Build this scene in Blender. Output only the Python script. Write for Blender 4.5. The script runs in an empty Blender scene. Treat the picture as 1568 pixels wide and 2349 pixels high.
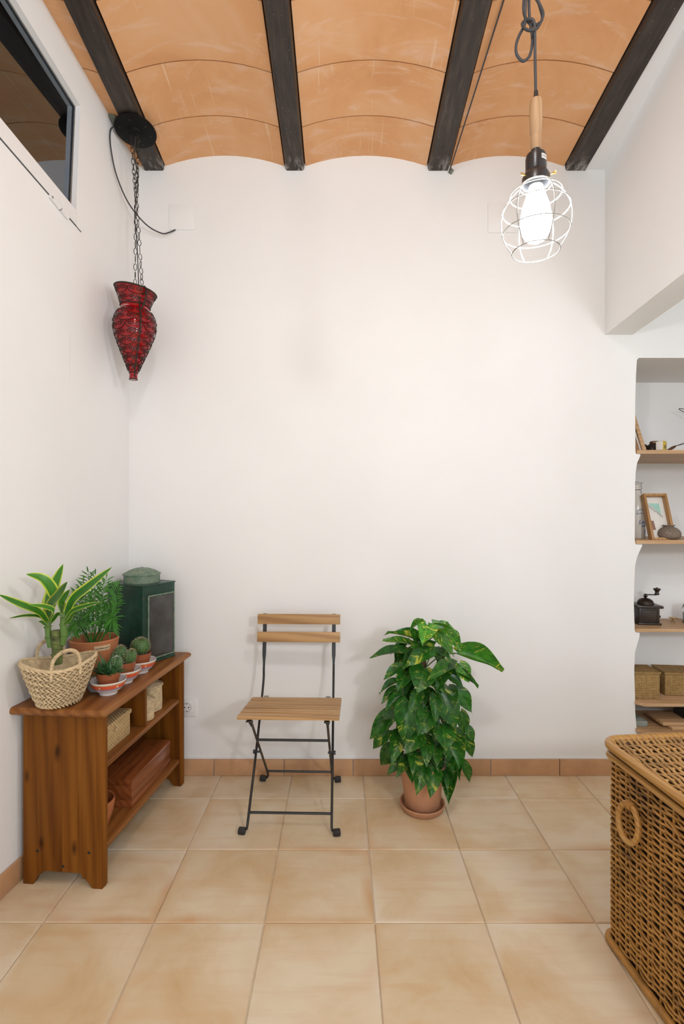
import bpy, bmesh, math, random
from mathutils import Vector, Matrix, Euler

# ------------------------------------------------------------------ camera, world, lights
F, H, CX, CY, D = 1176.0, 1.25, 784.0, 1174.5, 2.44      # focal px, eye height, centre, back wall distance
SC = bpy.context.scene
COL = SC.collection
cam_d = bpy.data.cameras.new('camera'); cam_d.sensor_fit = 'HORIZONTAL'; cam_d.sensor_width = 24.0; cam_d.lens = 18.0
cam_d.clip_start = 0.02
cam = bpy.data.objects.new('camera', cam_d); COL.objects.link(cam)
cam.location = (0, 0, H); cam.rotation_euler = (math.radians(90), 0, 0)
SC.camera = cam
SC.view_settings.view_transform = 'Standard'; SC.view_settings.look = 'None'
SC.view_settings.exposure = -0.12; SC.view_settings.gamma = 1.0
try: SC.view_settings.use_curve_mapping = False
except Exception: pass
W = bpy.data.worlds.new('world'); SC.world = W; W.use_nodes = True
bg = W.node_tree.nodes['Background']; bg.inputs[0].default_value = (0.80, 0.90, 1.0, 1); bg.inputs[1].default_value = 0.35

def area(name, loc, rot, sx, sy, power, col):
    l = bpy.data.lights.new(name, 'AREA'); l.shape = 'RECTANGLE'; l.size = sx; l.size_y = sy
    l.energy = power; l.color = col
    o = bpy.data.objects.new(name, l); COL.objects.link(o); o.location = loc; o.rotation_euler = [math.radians(a) for a in rot]
    return o
def lamp(name, loc, power, col, rad):
    l = bpy.data.lights.new(name, 'POINT'); l.energy = power; l.color = col; l.shadow_soft_size = rad
    o = bpy.data.objects.new(name, l); COL.objects.link(o); o.location = loc
    return o
area('rear_window_daylight', (0.7, -2.55, 1.45), (90, 0, 0), 3.2, 2.0, 36, (0.88, 0.94, 1.0))
lamp('second_pendant_light', (1.25, -0.85, 1.78), 72, (0.95, 0.97, 1.0), 0.12)
lamp('overhead_fill_light', (-0.05, 0.25, 2.86), 24, (0.95, 0.97, 1.0), 0.07)  # added unseen fill above the camera, there to brighten the floor
BULB_STRENGTH = 215.0

# ------------------------------------------------------------------ helpers
R = random.Random(7)
def P(px, py, d): return Vector(((px - CX) / F * d, d, H - (py - CY) / F * d))
def rad(a): return math.radians(a)

class MB:
    def __init__(s): s.v = []; s.f = []; s.m = []; s.sm = []
    def add(s, vs, fs, mi=0, smooth=True):
        o = len(s.v); s.v += [tuple(v) for v in vs]
        for f in fs: s.f.append(tuple(i + o for i in f)); s.m.append(mi); s.sm.append(smooth)
        return s
    def xadd(s, M, vs, fs, mi=0, smooth=True): return s.add([M @ Vector(v) for v in vs], fs, mi, smooth)
    def box(s, c, size, bev=0.0, M=None, mi=0, seg=2):
        bm = bmesh.new(); bmesh.ops.create_cube(bm, size=1.0)
        for v in bm.verts: v.co = Vector((v.co.x * size[0], v.co.y * size[1], v.co.z * size[2]))
        if bev > 0: bmesh.ops.bevel(bm, geom=bm.edges[:], offset=bev, segments=seg, affect='EDGES', profile=0.6)
        bm.verts.index_update()
        T = (M or Matrix.Identity(4)) @ Matrix.Translation(Vector(c))
        vs = [T @ v.co for v in bm.verts]; fs = [[v.index for v in f.verts] for f in bm.faces]
        bm.free(); return s.add(vs, fs, mi, bev > 0)
    def prism(s, poly, z0, z1, M=None, mi=0, smooth=False):
        """poly: list of (x,y); extruded along z"""
        n = len(poly); T = M or Matrix.Identity(4)
        vs = [(x, y, z0) for x, y in poly] + [(x, y, z1) for x, y in poly]
        fs = [tuple(reversed(range(n))), tuple(range(n, 2 * n))] + [(i, (i + 1) % n, n + (i + 1) % n, n + i) for i in range(n)]
        return s.xadd(T, vs, fs, mi, smooth)
    def lathe(s, prof, n=32, M=None, mi=0, close=False, ell=1.0):
        """prof: list of (r,z)"""
        T = M or Matrix.Identity(4); vs = []; fs = []; k = len(prof)
        for i in range(n):
            a = 2 * math.pi * i / n
            for r, z in prof: vs.append((r * math.cos(a), r * ell * math.sin(a), z))
        for i in range(n):
            j = (i + 1) % n
            for q in range(k - 1): fs.append((i * k + q, j * k + q, j * k + q + 1, i * k + q + 1))
        return s.xadd(T, vs, fs, mi, True)
    def tube(s, pts, r, n=8, mi=0, closed=False, cap=True, flat=None):
        pts = [Vector(p) for p in pts]; m = len(pts)
        rs = r if isinstance(r, (list, tuple)) else [r] * m
        vs = []; fs = []; up = None
        for i, p in enumerate(pts):
            a = pts[(i - 1) % m] if (closed or i > 0) else p
            b = pts[(i + 1) % m] if (closed or i < m - 1) else p
            t = (b - a)
            t = t.normalized() if t.length > 1e-9 else Vector((0, 0, 1))
            if up is None:
                up = Vector((0, 0, 1)) if abs(t.z) < 0.9 else Vector((0, 1, 0))
            sd = t.cross(up)
            if sd.length < 1e-6: sd = t.cross(Vector((1, 0, 0)))
            sd.normalize(); up = sd.cross(t).normalized()
            for q in range(n):
                an = 2 * math.pi * q / n
                fl = flat if flat else 1.0
                vs.append(p + sd * (math.cos(an) * rs[i]) + up * (math.sin(an) * rs[i] * fl))
        last = m if closed else m - 1
        for i in range(last):
            j = (i + 1) % m
            for q in range(n):
                q2 = (q + 1) % n; fs.append((i * n + q, j * n + q, j * n + q2, i * n + q2)[::-1])
        if not closed and cap:
            fs.append(tuple(range(n))); fs.append(tuple(reversed(range((m - 1) * n, m * n))))
        return s.add(vs, fs, mi, True)
    def grid(s, rows, mi=0, smooth=True, closed=False):
        k = len(rows[0]); vs = [v for r in rows for v in r]; fs = []
        for i in range(len(rows) - 1):
            for q in range(k if closed else k - 1):
                fs.append((i * k + q, i * k + (q + 1) % k, (i + 1) * k + (q + 1) % k, (i + 1) * k + q))
        return s.add(vs, fs, mi, smooth)
    def mesh(s, name, mats, angle=35):
        me = bpy.data.meshes.new(name); me.from_pydata(s.v, [], s.f)
        for m in (mats if isinstance(mats, (list, tuple)) else [mats]): me.materials.append(m)
        me.polygons.foreach_set('material_index', s.m); me.polygons.foreach_set('use_smooth', s.sm)
        me.validate(); me.update()
        try: me.set_sharp_from_angle(angle=rad(angle))
        except Exception: pass
        return me
    def build(s, name, mats, parent=None, M=None, angle=35):
        return link(name, s.mesh(name, mats, angle), parent, M)

def link(name, me, parent=None, M=None):
    o = bpy.data.objects.new(name, me); COL.objects.link(o)
    if parent is not None: o.parent = parent
    if M is not None: o.matrix_local = M
    return o
def thing(name, label, cat, loc=(0, 0, 0), rz=0.0, group=None):
    o = bpy.data.objects.new(name, None); COL.objects.link(o); o.location = loc; o.rotation_euler = (0, 0, rz)
    o.empty_display_size = 0.05
    return tag(o, label, cat, group)
def tag(o, label=None, cat=None, group=None, kind=None):
    if label: o['label'] = label
    if cat: o['category'] = cat
    if group: o['group'] = group
    if kind: o['kind'] = kind
    return o
def struct(o, label): o['kind'] = 'structure'; o['label'] = label; return o
def TR(x, y, z): return Matrix.Translation((x, y, z))
def RX(a): return Matrix.Rotation(rad(a), 4, 'X')
def RY(a): return Matrix.Rotation(rad(a), 4, 'Y')
def RZ(a): return Matrix.Rotation(rad(a), 4, 'Z')
def SCL(x, y, z): return Matrix.Diagonal((x, y, z, 1))
def smooth_pts(pts, n=8):
    """Catmull-Rom through pts"""
    pts = [Vector(p) for p in pts]; out = []
    for i in range(len(pts) - 1):
        p0 = pts[max(i - 1, 0)]; p1 = pts[i]; p2 = pts[i + 1]; p3 = pts[min(i + 2, len(pts) - 1)]
        for q in range(n):
            t = q / n
            out.append(0.5 * ((2 * p1) + (p2 - p0) * t + (2 * p0 - 5 * p1 + 4 * p2 - p3) * t * t + (3 * p1 - p0 - 3 * p2 + p3) * t ** 3))
    out.append(pts[-1]); return out
def text_mb(mb, string, size, M, ext=0.0003, mi=0):
    cu = bpy.data.curves.new('t', 'FONT'); cu.body = string; cu.size = size; cu.extrude = ext
    cu.align_x = 'CENTER'; cu.align_y = 'CENTER'; cu.resolution_u = 3; cu.shear = 0.25
    o = bpy.data.objects.new('t', cu); COL.objects.link(o)
    bpy.context.view_layer.update()
    me = o.to_mesh()
    mb.xadd(M, [v.co.copy() for v in me.vertices], [tuple(p.vertices) for p in me.polygons], mi, False)
    o.to_mesh_clear(); bpy.data.objects.remove(o); bpy.data.curves.remove(cu)

# ------------------------------------------------------------------ materials
class NT:
    def __init__(s, name):
        s.mat = bpy.data.materials.new(name); s.mat.use_nodes = True
        s.t = s.mat.node_tree; s.n = s.t.nodes; s.b = s.n['Principled BSDF']
        s.tc = s.n.new('ShaderNodeTexCoord')
    def new(s, t, **kw):
        n = s.n.new(t)
        for k, v in kw.items():
            try: setattr(n, k, v)
            except Exception: n.inputs[k].default_value = v
        return n
    def ln(s, a, b): s.t.links.new(a, b)
    def coord(s, scale=(1, 1, 1), loc=(0, 0, 0), rnd=False, src='Object', rot=(0, 0, 0)):
        mp = s.new('ShaderNodeMapping'); mp.inputs['Scale'].default_value = scale; mp.inputs['Location'].default_value = loc
        mp.inputs['Rotation'].default_value = rot
        s.ln(s.tc.outputs[src], mp.inputs['Vector'])
        if not rnd: return mp.outputs[0]
        oi = s.new('ShaderNodeObjectInfo'); mu = s.new('ShaderNodeMath', operation='MULTIPLY'); mu.inputs[1].default_value = 37.0
        s.ln(oi.outputs['Random'], mu.inputs[0])
        va = s.new('ShaderNodeVectorMath', operation='ADD'); s.ln(mp.outputs[0], va.inputs[0]); s.ln(mu.outputs[0], va.inputs[1])
        return va.outputs[0]
    def noise(s, vec, scale, detail=4, rough=0.55, dist=0.0):
        n = s.new('ShaderNodeTexNoise'); n.inputs['Scale'].default_value = scale; n.inputs['Detail'].default_value = detail
        n.inputs['Roughness'].default_value = rough; n.inputs['Distortion'].default_value = dist
        s.ln(vec, n.inputs['Vector']); return n.outputs[0]
    def ramp(s, fac, stops):
        r = s.new('ShaderNodeValToRGB'); e = r.color_ramp.elements
        while len(e) < len(stops): e.new(0.5)
        for q, (p, c) in zip(e, stops):
            q.position = p; q.color = (*c, 1) if len(c) == 3 else c
        s.ln(fac, r.inputs[0]); return r.outputs[0]
    def mix(s, fac, a, b, mode='MIX'):
        m = s.new('ShaderNodeMix'); m.data_type = 'RGBA'; m.blend_type = mode
        for inp, v in ((m.inputs[0], fac), (m.inputs[6], a), (m.inputs[7], b)):
            if isinstance(v, (int, float)): inp.default_value = v
            elif isinstance(v, tuple): inp.default_value = (*v, 1) if len(v) == 3 else v
            else: s.ln(v, inp)
        return m.outputs[2]
    def math(s, op, a, b=None):
        m = s.new('ShaderNodeMath', operation=op)
        for i, v in enumerate((a, b)):
            if v is None: continue
            if isinstance(v, (int, float)): m.inputs[i].default_value = v
            else: s.ln(v, m.inputs[i])
        return m.outputs[0]
    def bump(s, h, strength=0.2, dist=0.01):
        b = s.new('ShaderNodeBump'); b.inputs['Strength'].default_value = strength; b.inputs['Distance'].default_value = dist
        s.ln(h, b.inputs['Height']); s.ln(b.outputs[0], s.b.inputs['Normal'])
    def col(s, c):
        if isinstance(c, tuple): s.b.inputs['Base Color'].default_value = (*c, 1)
        else: s.ln(c, s.b.inputs['Base Color'])
    def fin(s, rough=0.5, metal=0.0, spec=None, coat=None, **kw):
        if isinstance(rough, float): s.b.inputs['Roughness'].default_value = rough
        else: s.ln(rough, s.b.inputs['Roughness'])
        s.b.inputs['Metallic'].default_value = metal
        if spec is not None: s.b.inputs['Specular IOR Level'].default_value = spec
        if coat is not None: s.b.inputs['Coat Weight'].default_value = coat; s.b.inputs['Coat Roughness'].default_value = 0.15
        for k, v in kw.items(): s.b.inputs[k.replace('_', ' ')].default_value = v
        return s.mat

def m_plain(name, c, rough=0.5, metal=0.0, var=0.12, scale=30, bump=0.0, **kw):
    n = NT(name); nz = n.noise(n.coord(rnd=True), scale)
    n.col(n.ramp(nz, [(0.25, tuple(x * (1 - var) for x in c)), (0.75, tuple(min(1, x * (1 + var)) for x in c))]))
    if bump: n.bump(nz, bump, 0.003)
    return n.fin(rough, metal, **kw)
def m_wood(name, dark, mid, light, axis=0, scale=1.0, rough=0.45, ring=26.0, knots=False, at=None, **kw):
    n = NT(name); sc = [9.0 * scale] * 3; sc[axis] = 0.55 * scale
    v = n.coord(tuple(sc), rnd=True)
    big = n.noise(v, 1.3, 3, 0.5, 0.6)
    w = n.new('ShaderNodeTexWave'); w.wave_type = 'BANDS'; w.bands_direction = 'DIAGONAL'
    w.inputs['Scale'].default_value = ring / 26.0 * 1.6; w.inputs['Distortion'].default_value = 5.0; w.inputs['Detail'].default_value = 2.0
    w.inputs['Detail Scale'].default_value = 0.8
    n.ln(v, w.inputs['Vector'])
    sc2 = [90.0 * scale] * 3; sc2[axis] = 2.0 * scale
    fine = n.noise(n.coord(tuple(sc2), rnd=True), 1.6, 3)
    f = n.math('ADD', n.math('MULTIPLY', big, 0.45), n.math('ADD', n.math('MULTIPLY', w.outputs['Fac'], 0.22), n.math('MULTIPLY', fine, 0.33)))
    c = n.ramp(f, [(0.28, dark), (0.5, mid), (0.74, light)])
    if knots:
        sk = [4.2 * scale] * 3; sk[axis] = 1.7 * scale
        vo = n.new('ShaderNodeTexVoronoi'); vo.inputs['Scale'].default_value = 1.9; vo.inputs['Randomness'].default_value = 1.0
        n.ln(n.coord(tuple(sk), rnd=True), vo.inputs['Vector'])
        k = n.ramp(vo.outputs['Distance'], [(0.045, (1, 1, 1)), (0.12, (0, 0, 0))])
        c = n.mix(n.math('MULTIPLY', k, 0.75), c, tuple(x * 0.35 for x in dark))
    if at:                                            # dark knots of the board, at their places in it
        wob = n.noise(n.coord((1, 1, 0.4)), 45, 3)
        for (kx, kz, kr) in at:
            sb = n.new('ShaderNodeVectorMath', operation='SUBTRACT'); n.ln(n.tc.outputs['Object'], sb.inputs[0]); sb.inputs[1].default_value = (kx, 0.011, kz)
            ml = n.new('ShaderNodeVectorMath', operation='MULTIPLY'); n.ln(sb.outputs[0], ml.inputs[0]); ml.inputs[1].default_value = (1.0 / kr, 0.2 / kr, 0.42 / kr)
            le = n.new('ShaderNodeVectorMath', operation='LENGTH'); n.ln(ml.outputs[0], le.inputs[0])
            dd = n.math('ADD', le.outputs['Value'], n.math('MULTIPLY', wob, 0.9))
            c = n.mix(n.math('MULTIPLY', n.ramp(n.math('MULTIPLY', dd, 0.4), [(0.24, (1, 1, 1)), (0.62, (0, 0, 0))]), 0.85), c, tuple(x * 0.22 for x in dark))
    oi = n.new('ShaderNodeObjectInfo')
    tint = n.ramp(oi.outputs['Random'], [(0.0, (0.86, 0.84, 0.80)), (1.0, (1.0, 1.0, 1.0))])
    n.col(n.mix(1.0, c, tint, 'MULTIPLY')); n.bump(fine, 0.12, 0.002)
    return n.fin(rough, **kw)

def m_plaster():
    n = NT('white_plaster'); v = n.coord(src='Object'); a = n.noise(v, 2.2, 4, 0.5); b = n.noise(v, 40, 5, 0.6)
    n.col(n.ramp(a, [(0.3, (0.848, 0.850, 0.846)), (0.7, (0.880, 0.884, 0.882))]))
    n.bump(n.math('ADD', n.math('MULTIPLY', a, 1.0), n.math('MULTIPLY', b, 0.15)), 0.18, 0.01)
    return n.fin(0.75, spec=0.25)
def m_floor_tile(name='cotto_floor_tile', lift=1.0):
    n = NT(name); v = n.coord(rnd=True)
    a = n.noise(v, 3.2, 5, 0.6, 0.4); st = n.noise(n.coord((1, 9, 1), rnd=True), 3.0, 4); b = n.noise(v, 60, 4)
    c = n.ramp(a, [(0.30, (0.60, 0.42, 0.225)), (0.44, (0.67, 0.525, 0.335)), (0.56, (0.72, 0.60, 0.42)), (0.70, (0.74, 0.64, 0.48))])
    c = n.mix(n.math('MULTIPLY', n.ramp(st, [(0.5, (0, 0, 0)), (0.7, (1, 1, 1))]), 0.35), c, (0.62, 0.39, 0.20))
    # worn, paler or redder borders of the hand-made tiles
    sx = n.new('ShaderNodeSeparateXYZ'); n.ln(n.tc.outputs['Generated'], sx.inputs[0])
    ex = n.math('ABSOLUTE', n.math('SUBTRACT', sx.outputs[0], 0.5)); ey = n.math('ABSOLUTE', n.math('SUBTRACT', sx.outputs[1], 0.5))
    e = n.math('ADD', n.math('MAXIMUM', ex, ey), n.math('MULTIPLY', n.math('SUBTRACT', a, 0.5), 0.45))
    em = n.ramp(e, [(0.40, (0, 0, 0)), (0.50, (1, 1, 1))])
    ec = n.ramp(n.noise(v, 1.8, 2), [(0.42, (0.60, 0.365, 0.185)), (0.58, (0.74, 0.64, 0.50))])
    pm = n.ramp(n.noise(n.coord((1, 1, 1), loc=(3, 7, 1), rnd=True), 3.6, 3), [(0.42, (0.08, 0.08, 0.08)), (0.60, (1, 1, 1))])
    c = n.mix(n.math('MULTIPLY', n.math('MULTIPLY', em, pm), 0.9), c, ec)
    c = n.mix(n.math('MULTIPLY', n.ramp(b, [(0.62, (0, 0, 0)), (0.75, (1, 1, 1))]), 0.25), c, (0.72, 0.58, 0.40))
    n.col(c); n.bump(n.math('ADD', a, n.math('MULTIPLY', b, 0.25)), 0.12, 0.004)
    return n.fin(0.46, spec=0.4)
def m_vault():
    n = NT('terracotta_vault_tile'); v = n.coord(rnd=True); a = n.noise(v, 3.0, 5, 0.6, 0.6); b = n.noise(v, 70, 4)
    c = n.ramp(a, [(0.3, (0.64, 0.315, 0.135)), (0.5, (0.71, 0.375, 0.175)), (0.72, (0.75, 0.45, 0.25))])
    sm = n.noise(n.coord((1.0, 3.5, 1.0), rnd=True), 2.6, 5, 0.7, 1.5)
    c = n.mix(n.math('MULTIPLY', n.ramp(sm, [(0.54, (0, 0, 0)), (0.72, (1, 1, 1))]), 0.65), c, (0.78, 0.56, 0.42))
    sp = n.new('ShaderNodeTexVoronoi'); sp.inputs['Scale'].default_value = 22; n.ln(v, sp.inputs['Vector'])
    d = n.ramp(sp.outputs['Distance'], [(0.03, (1, 1, 1)), (0.07, (0, 0, 0))])
    keep = n.ramp(n.noise(v, 9, 2), [(0.55, (0, 0, 0)), (0.62, (1, 1, 1))])
    c = n.mix(n.math('MULTIPLY', n.math('MULTIPLY', d, keep), 0.7), c, (0.85, 0.75, 0.66))
    sc = n.noise(n.coord((34, 1.2, 1), rnd=True), 2.0, 3, 0.5)
    c = n.mix(n.math('MULTIPLY', n.ramp(sc, [(0.66, (0, 0, 0)), (0.72, (1, 1, 1))]), 0.6), c, (0.80, 0.58, 0.38))
    n.col(c); n.bump(n.math('ADD', a, n.math('MULTIPLY', b, 0.3)), 0.15, 0.004)
    return n.fin(0.55, spec=0.3)
def m_beam():
    n = NT('dark_stained_beam'); v = n.coord((55, 1.5, 55), rnd=True); a = n.noise(v, 1.0, 5, 0.65)
    c = n.ramp(a, [(0.3, (0.012, 0.008, 0.006)), (0.55, (0.036, 0.025, 0.018)), (0.8, (0.095, 0.072, 0.056))])
    sx = n.new('ShaderNodeSeparateXYZ'); n.ln(n.tc.outputs['Object'], sx.inputs[0])
    near = n.math('MULTIPLY', n.math('SUBTRACT', sx.outputs[1], D - 0.09), 11.0)   # plaster smears where the beam enters the wall
    sm = n.ramp(n.noise(n.coord((60, 14, 60)), 1.0, 5, 0.7), [(0.48, (0, 0, 0)), (0.62, (1, 1, 1))])
    nc = n.new('ShaderNodeClamp'); n.ln(near, nc.inputs[0])
    c = n.mix(n.math('MULTIPLY', n.math('MULTIPLY', nc.outputs[0], sm), 0.7), c, (0.55, 0.52, 0.50))
    sp = n.new('ShaderNodeTexVoronoi'); sp.inputs['Scale'].default_value = 38; n.ln(n.coord(rnd=True), sp.inputs['Vector'])
    d = n.ramp(sp.outputs['Distance'], [(0.035, (1, 1, 1)), (0.08, (0, 0, 0))])
    c = n.mix(n.math('MULTIPLY', d, 0.35), c, (0.6, 0.57, 0.54))
    n.col(c); n.bump(a, 0.35, 0.004)
    return n.fin(0.42, spec=0.5)
def m_weave(name, dark, light, pitch=0.008, diag=True):
    """fine plaited straw: only the plait too small to be pieces"""
    n = NT(name); sx = n.new('ShaderNodeSeparateXYZ'); n.ln(n.tc.outputs['Object'], sx.inputs[0])
    x, y, z = sx.outputs[0], sx.outputs[1], sx.outputs[2]; h = n.math('ADD', x, n.math('MULTIPLY', y, 1.0 if diag else 1.0))
    nz = n.noise(n.coord(rnd=True), 60, 4); wob = n.math('MULTIPLY', nz, pitch * 0.9)
    u = n.math('ADD', n.math('ADD', h, z), wob) if diag else n.math('ADD', h, wob)
    v = n.math('SUBTRACT', n.math('SUBTRACT', h, z), wob) if diag else n.math('ADD', z, wob)
    k = 2 * math.pi / pitch / 2
    a = n.math('SINE', n.math('MULTIPLY', u, k)); b = n.math('SINE', n.math('MULTIPLY', v, k))
    ch = n.math('ADD', n.math('MULTIPLY', n.math('MULTIPLY', a, b), 0.5), 0.5)
    f = n.math('ADD', n.math('MULTIPLY', ch, 0.5), n.math('MULTIPLY', nz, 0.6))
    n.col(n.ramp(f, [(0.25, dark), (0.75, light)])); n.bump(ch, 0.7, 0.003)
    return n.fin(0.7, spec=0.2)
def m_leaf(name, dark, mid, edge=None, var=True, rough=0.32):
    """leaf mesh: x across (-.5...5), y along (0..1)"""
    n = NT(name); oi = n.new('ShaderNodeObjectInfo'); v = n.coord((5.5, 1.4, 1), rnd=True)
    nz = n.noise(n.coord((3, 3, 3), rnd=True), 2.0, 3)
    c = n.ramp(nz, [(0.3, dark), (0.7, mid)])
    sx = n.new('ShaderNodeSeparateXYZ'); n.ln(n.tc.outputs['Object'], sx.inputs[0])
    ax = n.math('ABSOLUTE', sx.outputs[0])
    if var:
        vv = n.new('ShaderNodeCombineXYZ')   # veins sweep forward from the midrib
        n.ln(n.math('MULTIPLY', n.math('SUBTRACT', sx.outputs[1], n.math('MULTIPLY', ax, 0.7)), 7.0), vv.inputs[0])
        n.ln(n.math('MULTIPLY', sx.outputs[0], 2.2), vv.inputs[1])
        n.ln(n.math('MULTIPLY', oi.outputs['Random'], 50.0), vv.inputs[2])
        st = n.noise(vv.outputs[0], 1.5, 6, 0.72)
        bl = n.noise(vv.outputs[0], 0.55, 3, 0.6)
        fl_ = n.math('MAXIMUM', n.ramp(st, [(0.57, (0, 0, 0)), (0.67, (1, 1, 1))]), n.ramp(bl, [(0.60, (0, 0, 0)), (0.68, (1, 1, 1))]))
        c = n.mix(n.math('MULTIPLY', fl_, 0.85), c, (0.48, 0.52, 0.08))
        mid_r = n.ramp(ax, [(0.008, (1, 1, 1)), (0.022, (0, 0, 0))])
        c = n.mix(n.math('MULTIPLY', mid_r, 0.35), c, (0.16, 0.30, 0.06))
    if edge:
        uvx = n.new('ShaderNodeAttribute'); uvx.attribute_name = 'edge'
        c = n.mix(n.ramp(uvx.outputs['Fac'], [(0.66, (0, 0, 0)), (0.80, (1, 1, 1))]), c, edge)
    c = n.mix(1.0, c, oi.outputs['Color'], 'MULTIPLY')
    n.col(c); m = n.fin(rough, spec=0.45)
    n.b.inputs['Subsurface Weight'].default_value = 0.0
    # thin leaf: some light passes through
    tr = n.new('ShaderNodeBsdfTranslucent'); n.ln(c, tr.inputs[0]); mx = n.new('ShaderNodeMixShader'); mx.inputs[0].default_value = 0.22
    out = n.n['Material Output']; n.ln(n.b.outputs[0], mx.inputs[1]); n.ln(tr.outputs[0], mx.inputs[2]); n.ln(mx.outputs[0], out.inputs[0])
    return m
def m_rattan(name, c):
    n = NT(name); a = n.noise(n.coord((1, 1, 6)), 16, 4, 0.6); b = n.noise(n.coord((1, 1, 3)), 3.5, 4, 0.7); f = n.noise(n.coord((1, 1, 1)), 240, 3)
    k = n.ramp(n.math('ADD', n.math('MULTIPLY', a, 0.7), n.math('MULTIPLY', f, 0.3)), [(0.3, tuple(x * 0.62 for x in c)), (0.5, c), (0.7, tuple(min(1, x * 1.35) for x in c))])
    k = n.mix(n.math('MULTIPLY', n.ramp(b, [(0.52, (0, 0, 0)), (0.66, (1, 1, 1))]), 0.7), k, (0.07, 0.030, 0.010))
    n.col(k); n.bump(f, 0.2, 0.002); return n.fin(0.45, spec=0.4)
def m_glass(name, c=(1, 1, 1), rough=0.0, ior=1.45):
    n = NT(name); n.col(c); return n.fin(rough, Transmission_Weight=1.0, IOR=ior)
def m_emit(name, c, s):
    n = NT(name); n.col(c); n.b.inputs['Emission Color'].default_value = (*c, 1); n.b.inputs['Emission Strength'].default_value = s
    return n.fin(0.4)

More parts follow.
